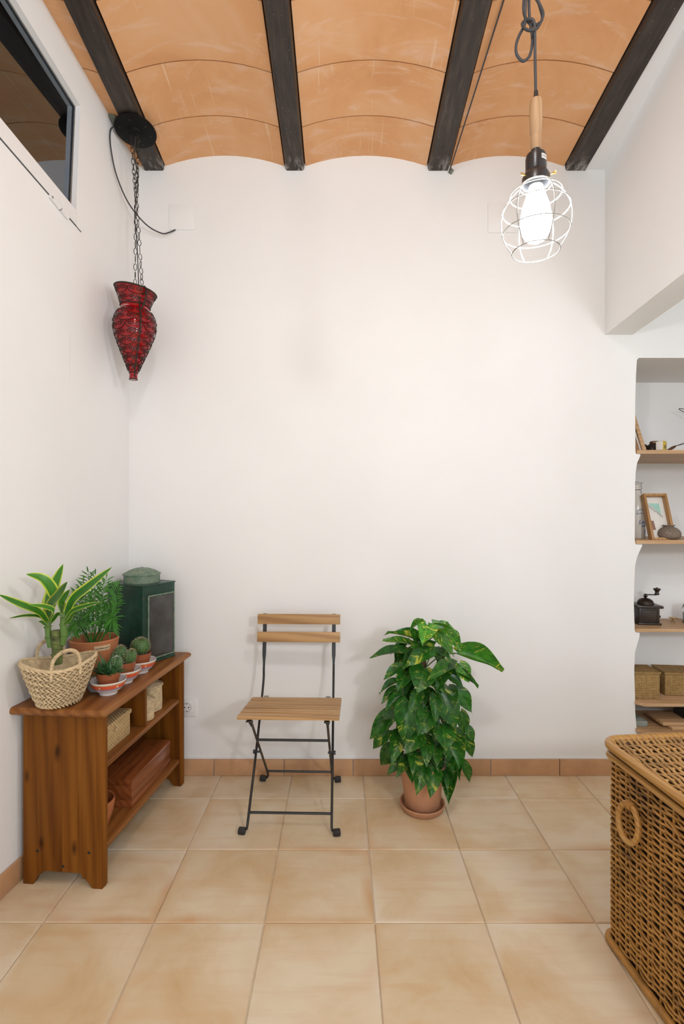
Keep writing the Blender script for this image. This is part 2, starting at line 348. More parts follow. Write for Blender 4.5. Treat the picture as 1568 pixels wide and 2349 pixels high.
M = dict(
    plaster=m_plaster(), floor=m_floor_tile(), vault=m_vault(), beam=m_beam(),
    base=m_plain('cotto_skirting_tile', (0.55, 0.315, 0.165), 0.5, var=0.22, scale=7, bump=0.1),
    grout=m_plain('grout', (0.70, 0.60, 0.46), 0.85), mortar=m_plain('old_mortar', (0.050, 0.030, 0.020), 0.9),
    white=m_plain('white_lacquer', (0.83, 0.83, 0.83), 0.35, var=0.02), steel=m_plain('hinge_steel', (0.35, 0.35, 0.34), 0.35, 0.9),
    pine_z=m_wood('shaded_honey_pine_upright', (0.105, 0.031, 0.003), (0.190, 0.064, 0.006), (0.25, 0.092, 0.011), 2, 1.0, 0.5, knots=True, spec=0.18),  # same pine as the long boards, darkened: shade on the uprights put into the colour
    pine_side=m_wood('shaded_honey_pine_end_panel', (0.105, 0.031, 0.003), (0.190, 0.064, 0.006), (0.25, 0.092, 0.011), 2, 1.0, 0.5, at=[(-0.163, 0.447, 0.014), (-0.272, 0.362, 0.011), (-0.221, 0.140, 0.011), (-0.104, 0.130, 0.012)], spec=0.18),  # darkened pine again, the end panel's shade in its colour, plus its own knots
    pine_y=m_wood('honey_pine_long', (0.16, 0.052, 0.009), (0.27, 0.100, 0.022), (0.34, 0.145, 0.040), 1, 1.0, 0.42, knots=True, spec=0.3),
    acacia=m_wood('oiled_acacia', (0.29, 0.145, 0.050), (0.47, 0.27, 0.105), (0.57, 0.36, 0.16), 0, 1.4, 0.45),
    oak=m_wood('pale_oak_shelf', (0.46, 0.27, 0.13), (0.58, 0.37, 0.20), (0.64, 0.43, 0.26), 0, 1.3, 0.5),
    oakz=m_wood('oak_frame', (0.36, 0.18, 0.06), (0.48, 0.26, 0.10), (0.58, 0.34, 0.15), 2, 2.0, 0.45),
    cedar=m_wood('red_brown_box_wood', (0.14, 0.035, 0.010), (0.23, 0.065, 0.018), (0.30, 0.095, 0.028), 1, 1.3, 0.33, coat=0.3),
    handle=m_wood('worn_beech_handle', (0.28, 0.15, 0.07), (0.44, 0.26, 0.13), (0.52, 0.33, 0.18), 2, 3.0, 0.5),
    black=m_plain('black_enamel', (0.012, 0.012, 0.012), 0.32, 0.0, spec=0.6), rubber=m_plain('black_plastic', (0.018, 0.018, 0.020), 0.5),
    iron=m_plain('dark_wrought_wire', (0.045, 0.038, 0.030), 0.45, 0.7), plate=m_plain('black_ceiling_plate', (0.003, 0.003, 0.003), 0.6, spec=0.2),
    cord=m_plain('grey_black_cord', (0.045, 0.046, 0.050), 0.6), socket=m_plain('bakelite_black', (0.020, 0.020, 0.022), 0.3),
    cage=m_plain('white_cage_wire', (0.28, 0.27, 0.25), 0.4, 0.0, var=0.03), brass=m_plain('brass', (0.60, 0.40, 0.13), 0.3, 1.0),
    terra=m_plain('terracotta_pot', (0.46, 0.165, 0.065), 0.75, var=0.15, scale=14, bump=0.1),
    terra2=m_plain('pale_terracotta', (0.50, 0.25, 0.135), 0.75, var=0.15, scale=9, bump=0.1),
    plastpot=m_plain('brown_plastic_pot', (0.30, 0.085, 0.030), 0.42, var=0.1),
    soil=m_plain('dark_soil', (0.030, 0.018, 0.012), 0.95, var=0.5, scale=120, bump=0.8),
    stem=m_plain('green_stem', (0.10, 0.20, 0.035), 0.45), bark=m_plain('mossy_bark', (0.12, 0.085, 0.045), 0.85, var=0.5, bump=0.6),
    cactus=m_plain('cactus_skin', (0.055, 0.135, 0.035), 0.55, var=0.3), spine=m_plain('pale_spines', (0.48, 0.38, 0.24), 0.6),
    succ=m_plain('succulent_leaf', (0.035, 0.115, 0.035), 0.4, var=0.3),
    straw=m_plain('pale_palm_straw', (0.62, 0.48, 0.29), 0.72, var=0.28, scale=70, bump=0.3),
    rattan=m_rattan('rattan_weaver', (0.43, 0.215, 0.052)), rattan_top=m_rattan('rattan_lid_weaver', (0.50, 0.29, 0.105)),
    rail=m_wood('bent_rattan_rail', (0.34, 0.16, 0.035), (0.50, 0.26, 0.065), (0.56, 0.33, 0.10), 1, 2.5, 0.35, coat=0.2),
    inside=m_plain('basket_lining', (0.035, 0.020, 0.010), 0.9),
    seagrass=m_weave('plaited_seagrass', (0.20, 0.115, 0.040), (0.48, 0.32, 0.13)),
    palestraw=m_weave('plaited_pale_straw', (0.36, 0.22, 0.09), (0.64, 0.46, 0.24), 0.007, False),
    porcelain=m_plain('white_melamine', (0.78, 0.75, 0.74), 0.25, var=0.02), greybowl=m_plain('grey_glaze', (0.45, 0.44, 0.42), 0.5),
    band_red=m_plain('coral_band', (0.74, 0.12, 0.055), 0.3, var=0.25, scale=240), band_gold=m_plain('ochre_band', (0.56, 0.36, 0.12), 0.3, var=0.3, scale=90),
    band_blue=m_plain('blue_dotted_band', (0.20, 0.19, 0.42), 0.3, var=0.6, scale=420), cream=m_plain('cream_print', (0.78, 0.66, 0.42), 0.4),
    stone=m_plain('speckled_stone', (0.20, 0.155, 0.12), 0.85, var=0.5, scale=160, bump=0.3),
    greystone=m_plain('grey_stone', (0.27, 0.30, 0.27), 0.8, var=0.2, scale=40, bump=0.2),
    bronze=m_plain('dark_bronze', (0.030, 0.020, 0.014), 0.38, 0.5), coffee=m_plain('dark_walnut', (0.028, 0.017, 0.012), 0.32),
    paper=m_plain('white_paper', (0.74, 0.72, 0.68), 0.7, var=0.03), mint=m_plain('mint_print', (0.36, 0.62, 0.54), 0.7), ink=m_plain('black_ink', (0.03, 0.03, 0.035), 0.7),
    redprint=m_plain('russet_print', (0.30, 0.16, 0.12), 0.7, var=0.5, scale=200), blueprint=m_plain('blue_print', (0.10, 0.17, 0.45), 0.5),
    yellow=m_plain('yellow_card', (0.52, 0.38, 0.05), 0.6, var=0.2), kraft=m_plain('kraft_label', (0.62, 0.45, 0.27), 0.7),
    milk=m_plain('milk_glass', (0.74, 0.70, 0.63), 0.15, var=0.03), glass=m_glass('clear_glass'),
    copper=m_plain('brown_ferrule', (0.12, 0.055, 0.030), 0.4, 0.5), flowerpot_bowl=m_plain('red_clay_bowl', (0.40, 0.13, 0.045), 0.5),
    mossbark=m_plain('green_mottled_trunk', (0.11, 0.135, 0.035), 0.7, var=0.75, scale=55, bump=0.3),
    sage=m_plain('sage_plastic', (0.16, 0.18, 0.14), 0.6),
    pothos=m_leaf('pothos_leaf', (0.008, 0.070, 0.009), (0.030, 0.165, 0.016)),
    dracaena=m_leaf('dracaena_leaf', (0.025, 0.14, 0.015), (0.075, 0.27, 0.025), edge=(0.52, 0.62, 0.06), var=False),
    palm=m_leaf('palm_leaflet', (0.02, 0.10, 0.012), (0.06, 0.22, 0.03), var=False),
    bulb=m_emit('glowing_bulb', (0.96, 0.97, 0.98), BULB_STRENGTH),
    darkglass=m_plain('smoky_pane', (0.050, 0.048, 0.045), 0.22, var=0.45, scale=14, spec=0.6),
)
def m_tin():
    n = NT('green_painted_tin'); v = n.coord(); a = n.noise(v, 9, 5, 0.65); b = n.noise(v, 30, 5, 0.7)
    c = n.ramp(a, [(0.3, (0.004, 0.022, 0.014)), (0.55, (0.008, 0.048, 0.030)), (0.78, (0.030, 0.115, 0.075))])
    c = n.mix(n.math('MULTIPLY', n.ramp(b, [(0.58, (0, 0, 0)), (0.68, (1, 1, 1))]), 0.6), c, (0.09, 0.055, 0.035))
    n.col(c); n.bump(b, 0.15, 0.002); return n.fin(0.35, spec=0.6)
def m_tinlid():
    n = NT('weathered_green_lid'); v = n.coord(); b = n.noise(v, 40, 5, 0.7)
    n.col(n.ramp(b, [(0.3, (0.06, 0.13, 0.09)), (0.55, (0.17, 0.24, 0.17)), (0.75, (0.26, 0.24, 0.17))])); return n.fin(0.5)
def m_redglass():
    n = NT('ruby_glass'); n.col((0.42, 0.003, 0.010)); n.b.inputs['Transmission Weight'].default_value = 0.35
    return n.fin(0.05, spec=0.5, IOR=1.5)
def m_window():
    n = NT('window_glass'); out = n.n['Material Output']
    g = n.new('ShaderNodeBsdfGlossy'); g.inputs['Roughness'].default_value = 0.015; g.inputs['Color'].default_value = (0.80, 0.90, 1.0, 1)
    t = n.new('ShaderNodeBsdfTransparent'); t.inputs['Color'].default_value = (0.55, 0.64, 0.72, 1)
    fr = n.new('ShaderNodeFresnel'); fr.inputs['IOR'].default_value = 2.7
    mx = n.new('ShaderNodeMixShader'); n.ln(fr.outputs[0], mx.inputs[0]); n.ln(t.outputs[0], mx.inputs[1]); n.ln(g.outputs[0], mx.inputs[2])
    n.ln(mx.outputs[0], out.inputs[0]); return n.mat
M['tin'] = m_tin(); M['tinlid'] = m_tinlid(); M['ruby'] = m_redglass(); M['pane'] = m_window()
M['duct'] = m_plain('shaft_paint', (0.10, 0.13, 0.16), 0.8)

# ------------------------------------------------------------------ the setting
YB = -2.6                                   # rear wall of the room, behind the camera
S2 = D / F                                  # metres per pixel on the back wall
SLOPE = 0.1425                              # the ceiling falls towards the back wall
ZS, ZBEAM, RISE = 2.894, 2.874, 0.052
def WX(px): return (px - CX) * S2
def WZ(py): return H - (py - CY) * S2
def lerp_tab(tab, t):
    if t <= tab[0][0]: return tab[0][1]
    for (a, va), (b, vb) in zip(tab, tab[1:]):
        if t <= b: return va + (vb - va) * (t - a) / (b - a)
    return tab[-1][1]
XW0 = [(0, -1.0126), (1.9, -1.0126), (2.9, -0.970), (4, -0.93)]
XWS = [(0, 0.122), (1.2, 0.118), (2.3, 0.098), (4, 0.098)]
def xw(d, z): return lerp_tab(XW0, z) - lerp_tab(XWS, z) * (D - d)
def WL(px, py):
    """point of the left wall seen at a pixel"""
    lo, hi = 0.6, 2.6
    for _ in range(50):
        m = (lo + hi) / 2; p = P(px, py, m)
        if p.x - xw(m, p.z) > 0: lo = m
        else: hi = m
    return P(px, py, lo)
def zslope(z, d): return z + SLOPE * (D - d)

# floor: grout bed with every tile laid on it
fl = MB(); fl.box((1.0, (D + 0.6 + YB) / 2 - 0.05, -0.03), (5.4, D - YB + 1.0, 0.05)).build('floor', M['grout'])
floor = bpy.data.objects['floor']; struct(floor, 'floor of large worn sandy terracotta tiles')
TW, TX0 = 0.3366, 0.0995
rows = [D + 0.02, 2.236] + [2.236 - 0.3375 * i for i in range(1, 11)]
def tile_me(w, l, b=0.0025):
    mb = MB(); mb.box((0, 0, 0), (w, l, 0.012), b, seg=1); return mb.mesh('floor_tile', M['floor'])
cache = {}
for r in range(len(rows) - 1):
    y1, y0 = rows[r], rows[r + 1]
    for c in range(-5, 9):
        xa = TX0 + c * TW; xb = xa + TW
        if xb < xw(max(y0, YB), 0) - 0.02 or xa > 3.2: continue
        if y0 < YB: continue
        key = (r == 0)
        if key not in cache: cache[key] = tile_me(TW - 0.0028, (y1 - y0) - 0.0028)
        o = link('floor_tile', cache[key], floor)
        o.location = ((xa + xb) / 2 + R.uniform(-.0006, .0006), (y0 + y1) / 2, -0.0062 + R.uniform(-.0004, .0004))
        o.rotation_euler = (R.uniform(-.0015, .0015), R.uniform(-.0015, .0015), R.uniform(-.002, .002))

# back wall with the shelf niche (wavy plaster jamb)
JAMB = [(1464, 821), (1460, 826), (1458, 860), (1456, 920), (1456.5, 1032), (1458, 1041), (1466.8, 1041.5), (1468.3, 1044), (1464.8, 1053), (1460.5, 1062),
        (1457, 1084), (1456, 1113), (1455, 1237), (1457, 1248), (1471, 1249), (1472.4, 1251), (1466.8, 1263.5), (1460, 1279), (1456, 1297), (1454, 1338),
        (1453, 1389), (1455, 1443), (1457, 1450), (1465.5, 1451), (1466.5, 1454), (1465.8, 1461), (1460, 1481), (1455.6, 1496.5), (1454, 1534), (1456, 1612), (1456, 1632), (1460, 1679), (1461, 1772)]
jamb = [(WX(x), WZ(y)) for x, y in JAMB]
NXR, ZNT = 2.36, WZ(821)
NB = [(0, 2.66), (0.7, 2.67), (1.2, 2.85), (1.53, 2.93), (2.0, 2.905), (3, 2.9)]
def nby(z): return lerp_tab(NB, z)
wb = MB()
zt = 3.6
rowsA = [[(-1.35, D, zt), (jamb[0][0], D, zt)]] + [[(-1.35, D, z), (x, D, z)] for x, z in jamb] + [[(-1.35, D, 0), (jamb[-1][0], D, 0)]]
for a, b in zip(rowsA, rowsA[1:]): wb.add(a + b, [(0, 2, 3, 1)], 0, False)
wb.add([(jamb[0][0], D, zt), (3.25, D, zt), (3.25, D, ZNT), (jamb[0][0], D, ZNT)], [(0, 3, 2, 1)], 0, False)
wb.add([(NXR, D, ZNT), (3.25, D, ZNT), (3.25, D, 0), (NXR, D, 0)], [(0, 3, 2, 1)], 0, False)
jj = jamb + [(jamb[-1][0], 0.0)]
wb.grid([[(x, D, z), (x, D + 0.004, z), (x, nby(z), z)] for x, z in jj], 0, False)
wb.grid([[(jj[0][0], nby(z), z), (NXR, nby(z), z)] for z in (ZNT, 1.53, 1.2, 0.7, 0.0)], 0, False)
wb.grid([[(jamb[7][0] - 0.06, nby(z) + .001, z), (jj[0][0] + 0.03, nby(z) + .001, z)] for z in (ZNT, 1.53, 1.2, 0.7, 0.0)], 0, False)
wb.grid([[(NXR, nby(z), z), (NXR, D, z)] for z in (ZNT, 1.53, 1.2, 0.7, 0.0)], 0, False)
wb.add([(jj[0][0] - 0.005, D, ZNT), (NXR, D, ZNT), (NXR, nby(ZNT), ZNT), (jj[0][0] - 0.005, nby(ZNT), ZNT)], [(0, 1, 2, 3)], 0, False)
wall_back = struct(wb.build('wall_back', M['plaster']), 'white plastered back wall with a shelf niche at one side')

# left wall with the high window
q1, q2 = WL(180, 237), WL(179, 489)
dF = (q1.y + q2.y) / 2; ztF, zbF = q1.z, q2.z
t2, b2 = WL(36, 0), WL(0, 273)
def ztop(d): return ztF + (t2.z - ztF) * (d - dF) / (t2.y - dF)
def zbot(d): return zbF + (b2.z - zbF) * (d - dF) / (b2.y - dF)
dN = 1.10
wl = MB()
def wcol(da, db, za0, za1, zb0, zb1, n=10):
    rows_ = []
    for i in range(n + 1):
        t = i / n; z0 = za0 + (za1 - za0) * t; z1 = zb0 + (zb1 - zb0) * t
        rows_.append([(xw(da, z0), da, z0), (xw(db, z1), db, z1)])
    wl.grid(rows_, 0, True)
TOP = 3.9
wcol(D + 0.02, dF, 0, TOP, 0, TOP, 14); wcol(dN, YB, 0, TOP, 0, TOP, 14)
nseg = 4
for i in range(nseg):
    da = dF + (dN - dF) * i / nseg; db = dF + (dN - dF) * (i + 1) / nseg
    wcol(da, db, 0, zbot(da), 0, zbot(db), 10); wcol(da, db, ztop(da), TOP, ztop(db), TOP, 6)
REC = 0.027
def wv(d, z, off): return (xw(d, z) - off, d + off * 0.1, z)
ring = [(dF, zbF), (dF, ztF), (dN, ztop(dN)), (dN, zbot(dN))]
for i in range(4):
    a, b = ring[i], ring[(i + 1) % 4]
    wl.add([wv(*a, 0), wv(*b, 0), wv(*b, 0.11), wv(*a, 0.11)], [(0, 1, 2, 3)], 0, False)
wall_left = struct(wl.build('wall_left', M['plaster']), 'white side wall with a high internal window')
win = thing('window_1', 'high internal window with white frame in the side wall', 'window'); win['kind'] = 'structure'; del win['category']
wp = MB(); cs = [(dF, zbF - .005), (dF, ztF + .005), (dN, ztop(dN) + .005), (dN, zbot(dN) - .005)]
wp.add([wv(d, z, REC) for d, z in cs] + [wv(d, z, REC + 0.006) for d, z in cs], [(0, 1, 2, 3), (7, 6, 5, 4), (0, 4, 5, 1), (1, 5, 6, 2), (2, 6, 7, 3), (3, 7, 4, 0)], 0, False)
wp.build('window_pane', M['pane'], win)
gk = MB(); off = REC - 0.004
gk.tube([wv(dF - .002, zbF, off), wv(dF - .002, ztF - .003, off), wv(dN, ztop(dN) - .003, off)], 0.0035, 6)
gk.build('glazing_gasket', M['steel'], win)
sh = MB()   # the dim shaft the window looks into
sh.add([wv(d, z, 0.112) for d, z in ring] + [wv(d, z, 0.55) for d, z in ring], [(0, 1, 5, 4), (1, 2, 6, 5), (2, 3, 7, 6), (3, 0, 4, 7), (4, 5, 6, 7)], 0, False)
sh.build('shaft_beyond', M['duct'], win)
# sash rail, seam and hinge below the pane
g1, g2 = WL(0, 318), WL(194, 542)
def zgr(d): return g2.z + (g1.z - g2.z) * (d - g2.y) / (g1.y - g2.y)
rl = MB(); dR = dF + 0.035
def rail_prism(mb, d0, d1, lo, hi, th):
    a = [(d0, lo(d0)), (d1, lo(d1)), (d1, hi(d1)), (d0, hi(d0))]
    f = [wv(d, z, -th) for d, z in a]; b_ = [wv(d, z, 0.004) for d, z in a]
    mb.add(f + b_, [(0, 1, 2, 3), (7, 6, 5, 4), (0, 4, 5, 1), (1, 5, 6, 2), (2, 6, 7, 3), (3, 7, 4, 0)], 0, False)
rail_prism(rl, dF + 0.004, dN, lambda d: zgr(d) + 0.002, lambda d: zbot(d) + 0.0005, 0.004)
rl.build('sash_rail', M['white'], win)
se = MB(); se.tube([wv(d, zgr(d), -0.0005) for d in (dR, 1.7, dN)], 0.0017, 6); se.build('sash_seam', M['rubber'], win)
hp, hq = WL(111, 447), WL(153, 498)
hv = (hq - hp); hn = Vector((0.004, 0, -0.003))
hg = MB(); hg.tube([hp + hn, hp + hv * 0.54 + hn], 0.0075, 12); hg.tube([hp + hv * 0.60 + hn, hq + hn], 0.0075, 12)
hgo = hg.build('hinge', M['white'], win)
hs = MB(); hs.tube([hp + hv * 0.53 + hn, hp + hv * 0.61 + hn], 0.006, 12); hs.tube([hp + hv * 0.05 + hn * 1.2, hp + hv * 0.05 + hn * 1.2 + Vector((.0085, 0, 0))], 0.004, 10)
hs.build('hinge_pin', M['steel'], hgo)

# skirting tiles
bb = thing('baseboard_back', 'low terracotta tile skirting along the back wall', 'baseboard'); del bb['category']; bb['kind'] = 'structure'
xs = [-1.0, WX(335)] + [WX(x) for x in (492, 652, 809, 966, 1123.6, 1280.8)] + [WX(1438), jamb[-1][0] - 0.004]
for a, b in zip(xs, xs[1:]):
    mb = MB(); mb.box((0, 0, 0), (b - a - 0.003, 0.011, 0.0765), 0.0035, seg=2)
    o = mb.build('skirting_tile', M['base'], bb); o.location = ((a + b) / 2, D - 0.0058, 0.0385)
mb = MB(); mb.box(((xs[0] + xs[-1]) / 2, D - 0.003, 0.080), (xs[-1] - xs[0], 0.006, 0.0065), 0.002); mb.build('plaster_line', M['white'], bb)
bl = thing('baseboard_left', 'low terracotta tile skirting along the side wall', 'baseboard'); del bl['category']; bl['kind'] = 'structure'
y = D - 0.014
while y > YB + 0.4:
    y2 = y - 0.328; a = Vector((xw(y, 0.04), y, 0)); b = Vector((xw(y2, 0.04), y2, 0)); mid = (a + b) / 2; an = math.atan2(b.y - a.y, b.x - a.x)
    mb = MB(); mb.box((0, 0, 0), ((b - a).length - 0.003, 0.011, 0.0765), 0.0035)
    o = mb.build('skirting_tile', M['base'], bl); o.location = (mid.x + 0.006, mid.y, 0.0385); o.rotation_euler = (0, 0, an)
    y = y2

# ceiling: mortar shell over the little vaults, vault tiles and dark beams
BE = [(WX(330), WX(376)), (WX(655), WX(697)), (WX(981), WX(1028)), (WX(1296), WX(1343))]
def arch(x, xa, xb, rise=RISE):
    t = (x - xa) / (xb - xa); return rise * (1 - (2 * t - 1) ** 2)
XHW = WX(1387); HS = 0.073
def xh(d): return XHW - HS * (D - d)
ce = MB(); N = 12
bays = [(BE[0][0] - 0.60, BE[0][0])] + [(BE[i][1], BE[i + 1][0]) for i in range(3)]
for xa, xb in bays:
    for da, db in ((D + 0.02, 0.8), (0.8, YB)):
        ce.grid([[(xa + (xb - xa) * i / N, d, zslope(ZS + arch(xa + (xb - xa) * i / N, xa, xb), d) + 0.012) for i in range(N + 1)] for d in (da, db)])
for xa, xb in BE:
    ce.add([(xa - .001, D + .02, zslope(ZS + .0125, D)), (xb + .001, D + .02, zslope(ZS + .0125, D)), (xb + .001, YB, zslope(ZS + .0125, YB)), (xa - .001, YB, zslope(ZS + .0125, YB))], [(0, 1, 2, 3)])
ceiling = struct(ce.build('ceiling', M['mortar']), 'sloping ceiling of curved terracotta tiles between dark beams')
cj = [D + 0.015, 2.2327, 1.9949, 1.749] + [1.749 - 0.2435 * i for i in range(1, 18)]
EDGE = 0.007
vcache = {}
for bi, (xa, xb) in enumerate(bays):
    for ri in range(len(cj) - 1):
        d1, d0 = cj[ri], cj[ri + 1]
        if d0 < YB: break
        mb = MB(); g = 0.0028; n = 10; dm = (d0 + d1) / 2
        rows_t = []; rows_b = []
        for d in (d1 - g, d0 + g):
            lo = xa + EDGE
            if bi == 0: lo = xw(d, zslope(ZS + 0.03, d)) - 0.004
            xs_ = [lo + (xb - EDGE - lo) * i / n for i in range(n + 1)]
            rows_b.append([(x, d - dm, zslope(ZS + arch(x, xa, xb), d)) for x in xs_]); rows_t.append([(x, d - dm, zslope(ZS + arch(x, xa, xb), d) + 0.0115) for x in xs_])
        mb.grid(rows_b); mb.grid([rows_b[0], rows_t[0]], smooth=False); mb.grid([rows_b[1], rows_t[1]], smooth=False)
        mb.add([rows_b[0][0], rows_b[1][0], rows_t[1][0], rows_t[0][0]], [(0, 1, 2, 3)], 0, False); mb.add([rows_b[0][-1], rows_b[1][-1], rows_t[1][-1], rows_t[0][-1]], [(0, 1, 2, 3)], 0, False)
        o = mb.build('vault_tile', M['vault'], ceiling); o.location = (0, dm, R.uniform(-0.0015, 0.0005))
beam_names = ['dark stained ceiling beam nearest the side window, carrying the black plate', 'dark stained ceiling beam second from the side window',
              'dark stained ceiling beam third from the side window, with the thin cable beside it', 'dark stained ceiling beam against the white plaster strip, farthest from the window']
for i, (xa, xb) in enumerate(BE):
    mb = MB(); rows_ = []
    prof = [(xa - 0.003, 0.05), (xa - 0.001, 0.012), (xa + 0.004, 0.0), (xb - 0.004, 0.0), (xb + 0.001, 0.012), (xb + 0.003, 0.05)]
    nn = 24
    for k in range(nn + 1):
        d = (D + 0.03) + (YB - D - 0.03) * k / nn
        rows_.append([(x + R.uniform(-.0012, .0012), d, zslope(ZBEAM + z, d) + R.uniform(-.0008, .0008)) for x, z in prof])
    mb.grid(rows_, 0, True)
    o = mb.build('ceiling_beam', M['beam']); struct(o, beam_names[i]); o['group'] = 'dark ceiling beams'

# white plaster strip, dropped header wall and the side room beyond it
st = MB()
st.add([(BE[3][1] - 0.002, D, zslope(2.879, D)), (xh(D) + 0.02, D, zslope(2.879, D)), (xh(1.1) + 0.02, 1.1, zslope(2.879, 1.1)), (BE[3][1] - 0.002, 1.1, zslope(2.879, 1.1))], [(0, 3, 2, 1)], 0, False)
struct(st.build('trim_1', M['plaster']), 'narrow white plaster strip of ceiling beside the last beam')
hd = MB(); HT = WX(1450) - WX(1387); ZH = WZ(768)
pl = [(xh(D), D), (xh(D) + HT, D), (xh(YB) + HT, YB), (xh(YB), YB)]
bvs = [(x, y, ZH) for x, y in pl] + [(x, y, 3.9) for x, y in pl]
hd.add(bvs, [(0, 3, 2, 1), (0, 4, 7, 3), (1, 2, 6, 5), (2, 3, 7, 6)], 0, False)
struct(hd.build('wall_header', M['plaster']), 'white dropped header wall crossing above the shelf niche')
c2 = MB(); c2.add([(xh(D), D, 2.70), (3.25, D, 2.70), (3.25, YB, 2.70), (xh(YB), YB, 2.70)], [(0, 3, 2, 1)], 0, False)
struct(c2.build('ceiling_side_room', M['plaster']), 'white flat ceiling of the side room beyond the header')
wr = MB(); wr.add([(3.2, D, 0), (3.2, YB, 0), (3.2, YB, 3.0), (3.2, D, 3.0)], [(0, 1, 2, 3)], 0, False)
struct(wr.build('wall_right', M['plaster']), 'white far wall of the side room')
# rear wall with its wide window
rw = MB(); X0, X1, Z0, Z1 = -0.9, 2.5, 0.35, 2.5
for xa, xb, za, zb in ((-2.0, X0, 0, 4), (X1, 3.3, 0, 4), (X0, X1, 0, Z0), (X0, X1, Z1, 4)):
    rw.add([(xa, YB, za), (xb, YB, za), (xb, YB, zb), (xa, YB, zb)], [(0, 1, 2, 3)], 0, False)
struct(rw.build('wall_rear', M['plaster']), 'white rear wall with a wide window')
w2 = thing('window_2', 'wide white framed window in the rear wall', 'window'); del w2['category']; w2['kind'] = 'structure'
for x in (X0, (X0 + X1) / 2, X1):
    mb = MB(); mb.box((x, YB, (Z0 + Z1) / 2), (0.06, 0.05, Z1 - Z0), 0.004); mb.build('window_frame', M['white'], w2)
for z in (Z0, Z1):
    mb = MB(); mb.box(((X0 + X1) / 2, YB, z), (X1 - X0, 0.05, 0.06), 0.004); mb.build('window_frame', M['white'], w2)

# ------------------------------------------------------------------ pine shelf unit against the side wall
SRZ = -math.atan(0.095)                      # turned with the side wall
SO = Vector((-0.788, 1.698, 0))
unit = thing('shelf_unit', 'honey coloured pine shelf unit standing along the side wall', 'shelf unit', SO, SRZ)
# local axes: x = -depth (wall is at -x), y = along the wall, z up
UL, UD, UZ = 0.662, 0.285, 0.575             # length, depth, underside of top
def foot(v):
    """underside outline of a side panel: two feet with an ogee cut-out"""
    tab = [(0, 0), (0.040, 0), (0.052, 0.016), (0.066, 0.030), (0.074, 0.032), (0.080, 0.048), (0.210, 0.048), (0.216, 0.040), (0.228, 0.036), (0.242, 0.018), (0.250, 0), (UD, 0)]
    return lerp_tab(tab, v)
FT = [0, 0.040, 0.052, 0.066, 0.074, 0.080, 0.210, 0.216, 0.228, 0.242, 0.250, UD]
def side_panel(y0, th, boards, sub):
    for a, b in zip(boards, boards[1:]):
        vs_ = [a] + [f for f in FT if a + 1e-4 < f < b - 1e-4] + [b]
        poly = [(-v, foot(v)) for v in vs_] + [(-b, UZ), (-a, UZ)]
        if a == 0: poly = [(-0.0, 0.006), (-0.006, 0.0)] + poly[1:]
        mb = MB(); n = len(poly)
        yo = R.uniform(-0.0005, 0.0005)
        bvl = 0.012 if a == 0 else 0.0
        vs0 = [(x - (bvl if (abs(x) < 1e-6) else 0.0004 if abs(x + a) < 1e-6 else 0), y0 + yo, z) for x, z in poly]
        vs1 = [(x, y0 + (0.010 if a == 0 else 0.0005), z) for x, z in poly]; vs2 = [(x, y0 + th, z) for x, z in poly]
        for A_, B_ in ((vs0, vs1), (vs1, vs2)):
            mb.add(A_ + B_, [(i, (i + 1) % n, n + (i + 1) % n, n + i) for i in range(n)], 0, False)
        mb.add(vs0, [tuple(reversed(range(n)))], 0, False); mb.add(vs2, [tuple(range(n))], 0, False)
        mb.build('side_board', M['pine_side' if y0 < 0.1 else 'pine_z'], unit)
side_panel(0.0, 0.022, [0, 0.026, 0.093, 0.146, 0.228, UD], 0)
side_panel(UL - 0.022, 0.022, [0, 0.05, 0.12, 0.20, UD], 0)
def shelf_board(z, y0, y1, x0, x1, th, name, bev=0.006):
    mb = MB(); mb.box(((x0 + x1) / 2, (y0 + y1) / 2, z - th / 2), (x1 - x0, y1 - y0, th), bev, seg=3)
    return mb.build(name, M['pine_y'], unit)
for i, (xa, xb) in enumerate(((-0.325, -0.20), (-0.20, -0.085), (-0.085, 0.022))):   # boards of the top
    mb = MB(); bev = 0.0011
    ya, yb, th = -0.030, UL + 0.030, 0.025
    # rounded nosing on the outer edges
    def prof(x): return x
    nos = [(0.0, -0.0125), (0.004, -0.004), (0.011, 0.0), ]
    ring_lo = []
    lays = [(0.010, -th), (0.003, -0.020), (0.0, -0.0125), (0.003, -0.005), (0.010, 0.0)]
    vs_ = []
    for ins, z in lays:
        la = xa + (ins if i == 0 else 0.0004); lb = xb - (ins if i == 2 else 0.0004)
        vs_.append([(la, ya + ins, UZ + th + z), (lb, ya + ins, UZ + th + z), (lb, yb - ins, UZ + th + z), (la, yb - ins, UZ + th + z)])
    mb.grid(vs_, 0, True, closed=True); mb.add(vs_[0], [(3, 2, 1, 0)]); mb.add(vs_[-1], [(0, 1, 2, 3)])
    mb.build('top_board', M['pine_y'], unit, angle=40)
shelf_board(0.400, 0.023, UL - 0.023, -0.275, -0.012, 0.019, 'middle_shelf')
shelf_board(0.125, 0.023, UL - 0.023, -0.275, -0.012, 0.019, 'lower_shelf')
mb = MB(); mb.box((-0.148, 0.338, (0.4005 + UZ) / 2), (0.252, 0.018, UZ - 0.4012), 0.003); mb.build('divider', M['pine_z'], unit)
mb = MB(); mb.box((-0.280, UL / 2, 0.35), (0.006, UL - 0.046, 0.45), 0.001); mb.build('back_panel', M['pine_y'], unit)
mb = MB(); mb.box((-0.262, UL / 2, 0.085), (0.018, UL - 0.046, 0.05), 0.002); mb.build('plinth_rail', M['pine_y'], unit)
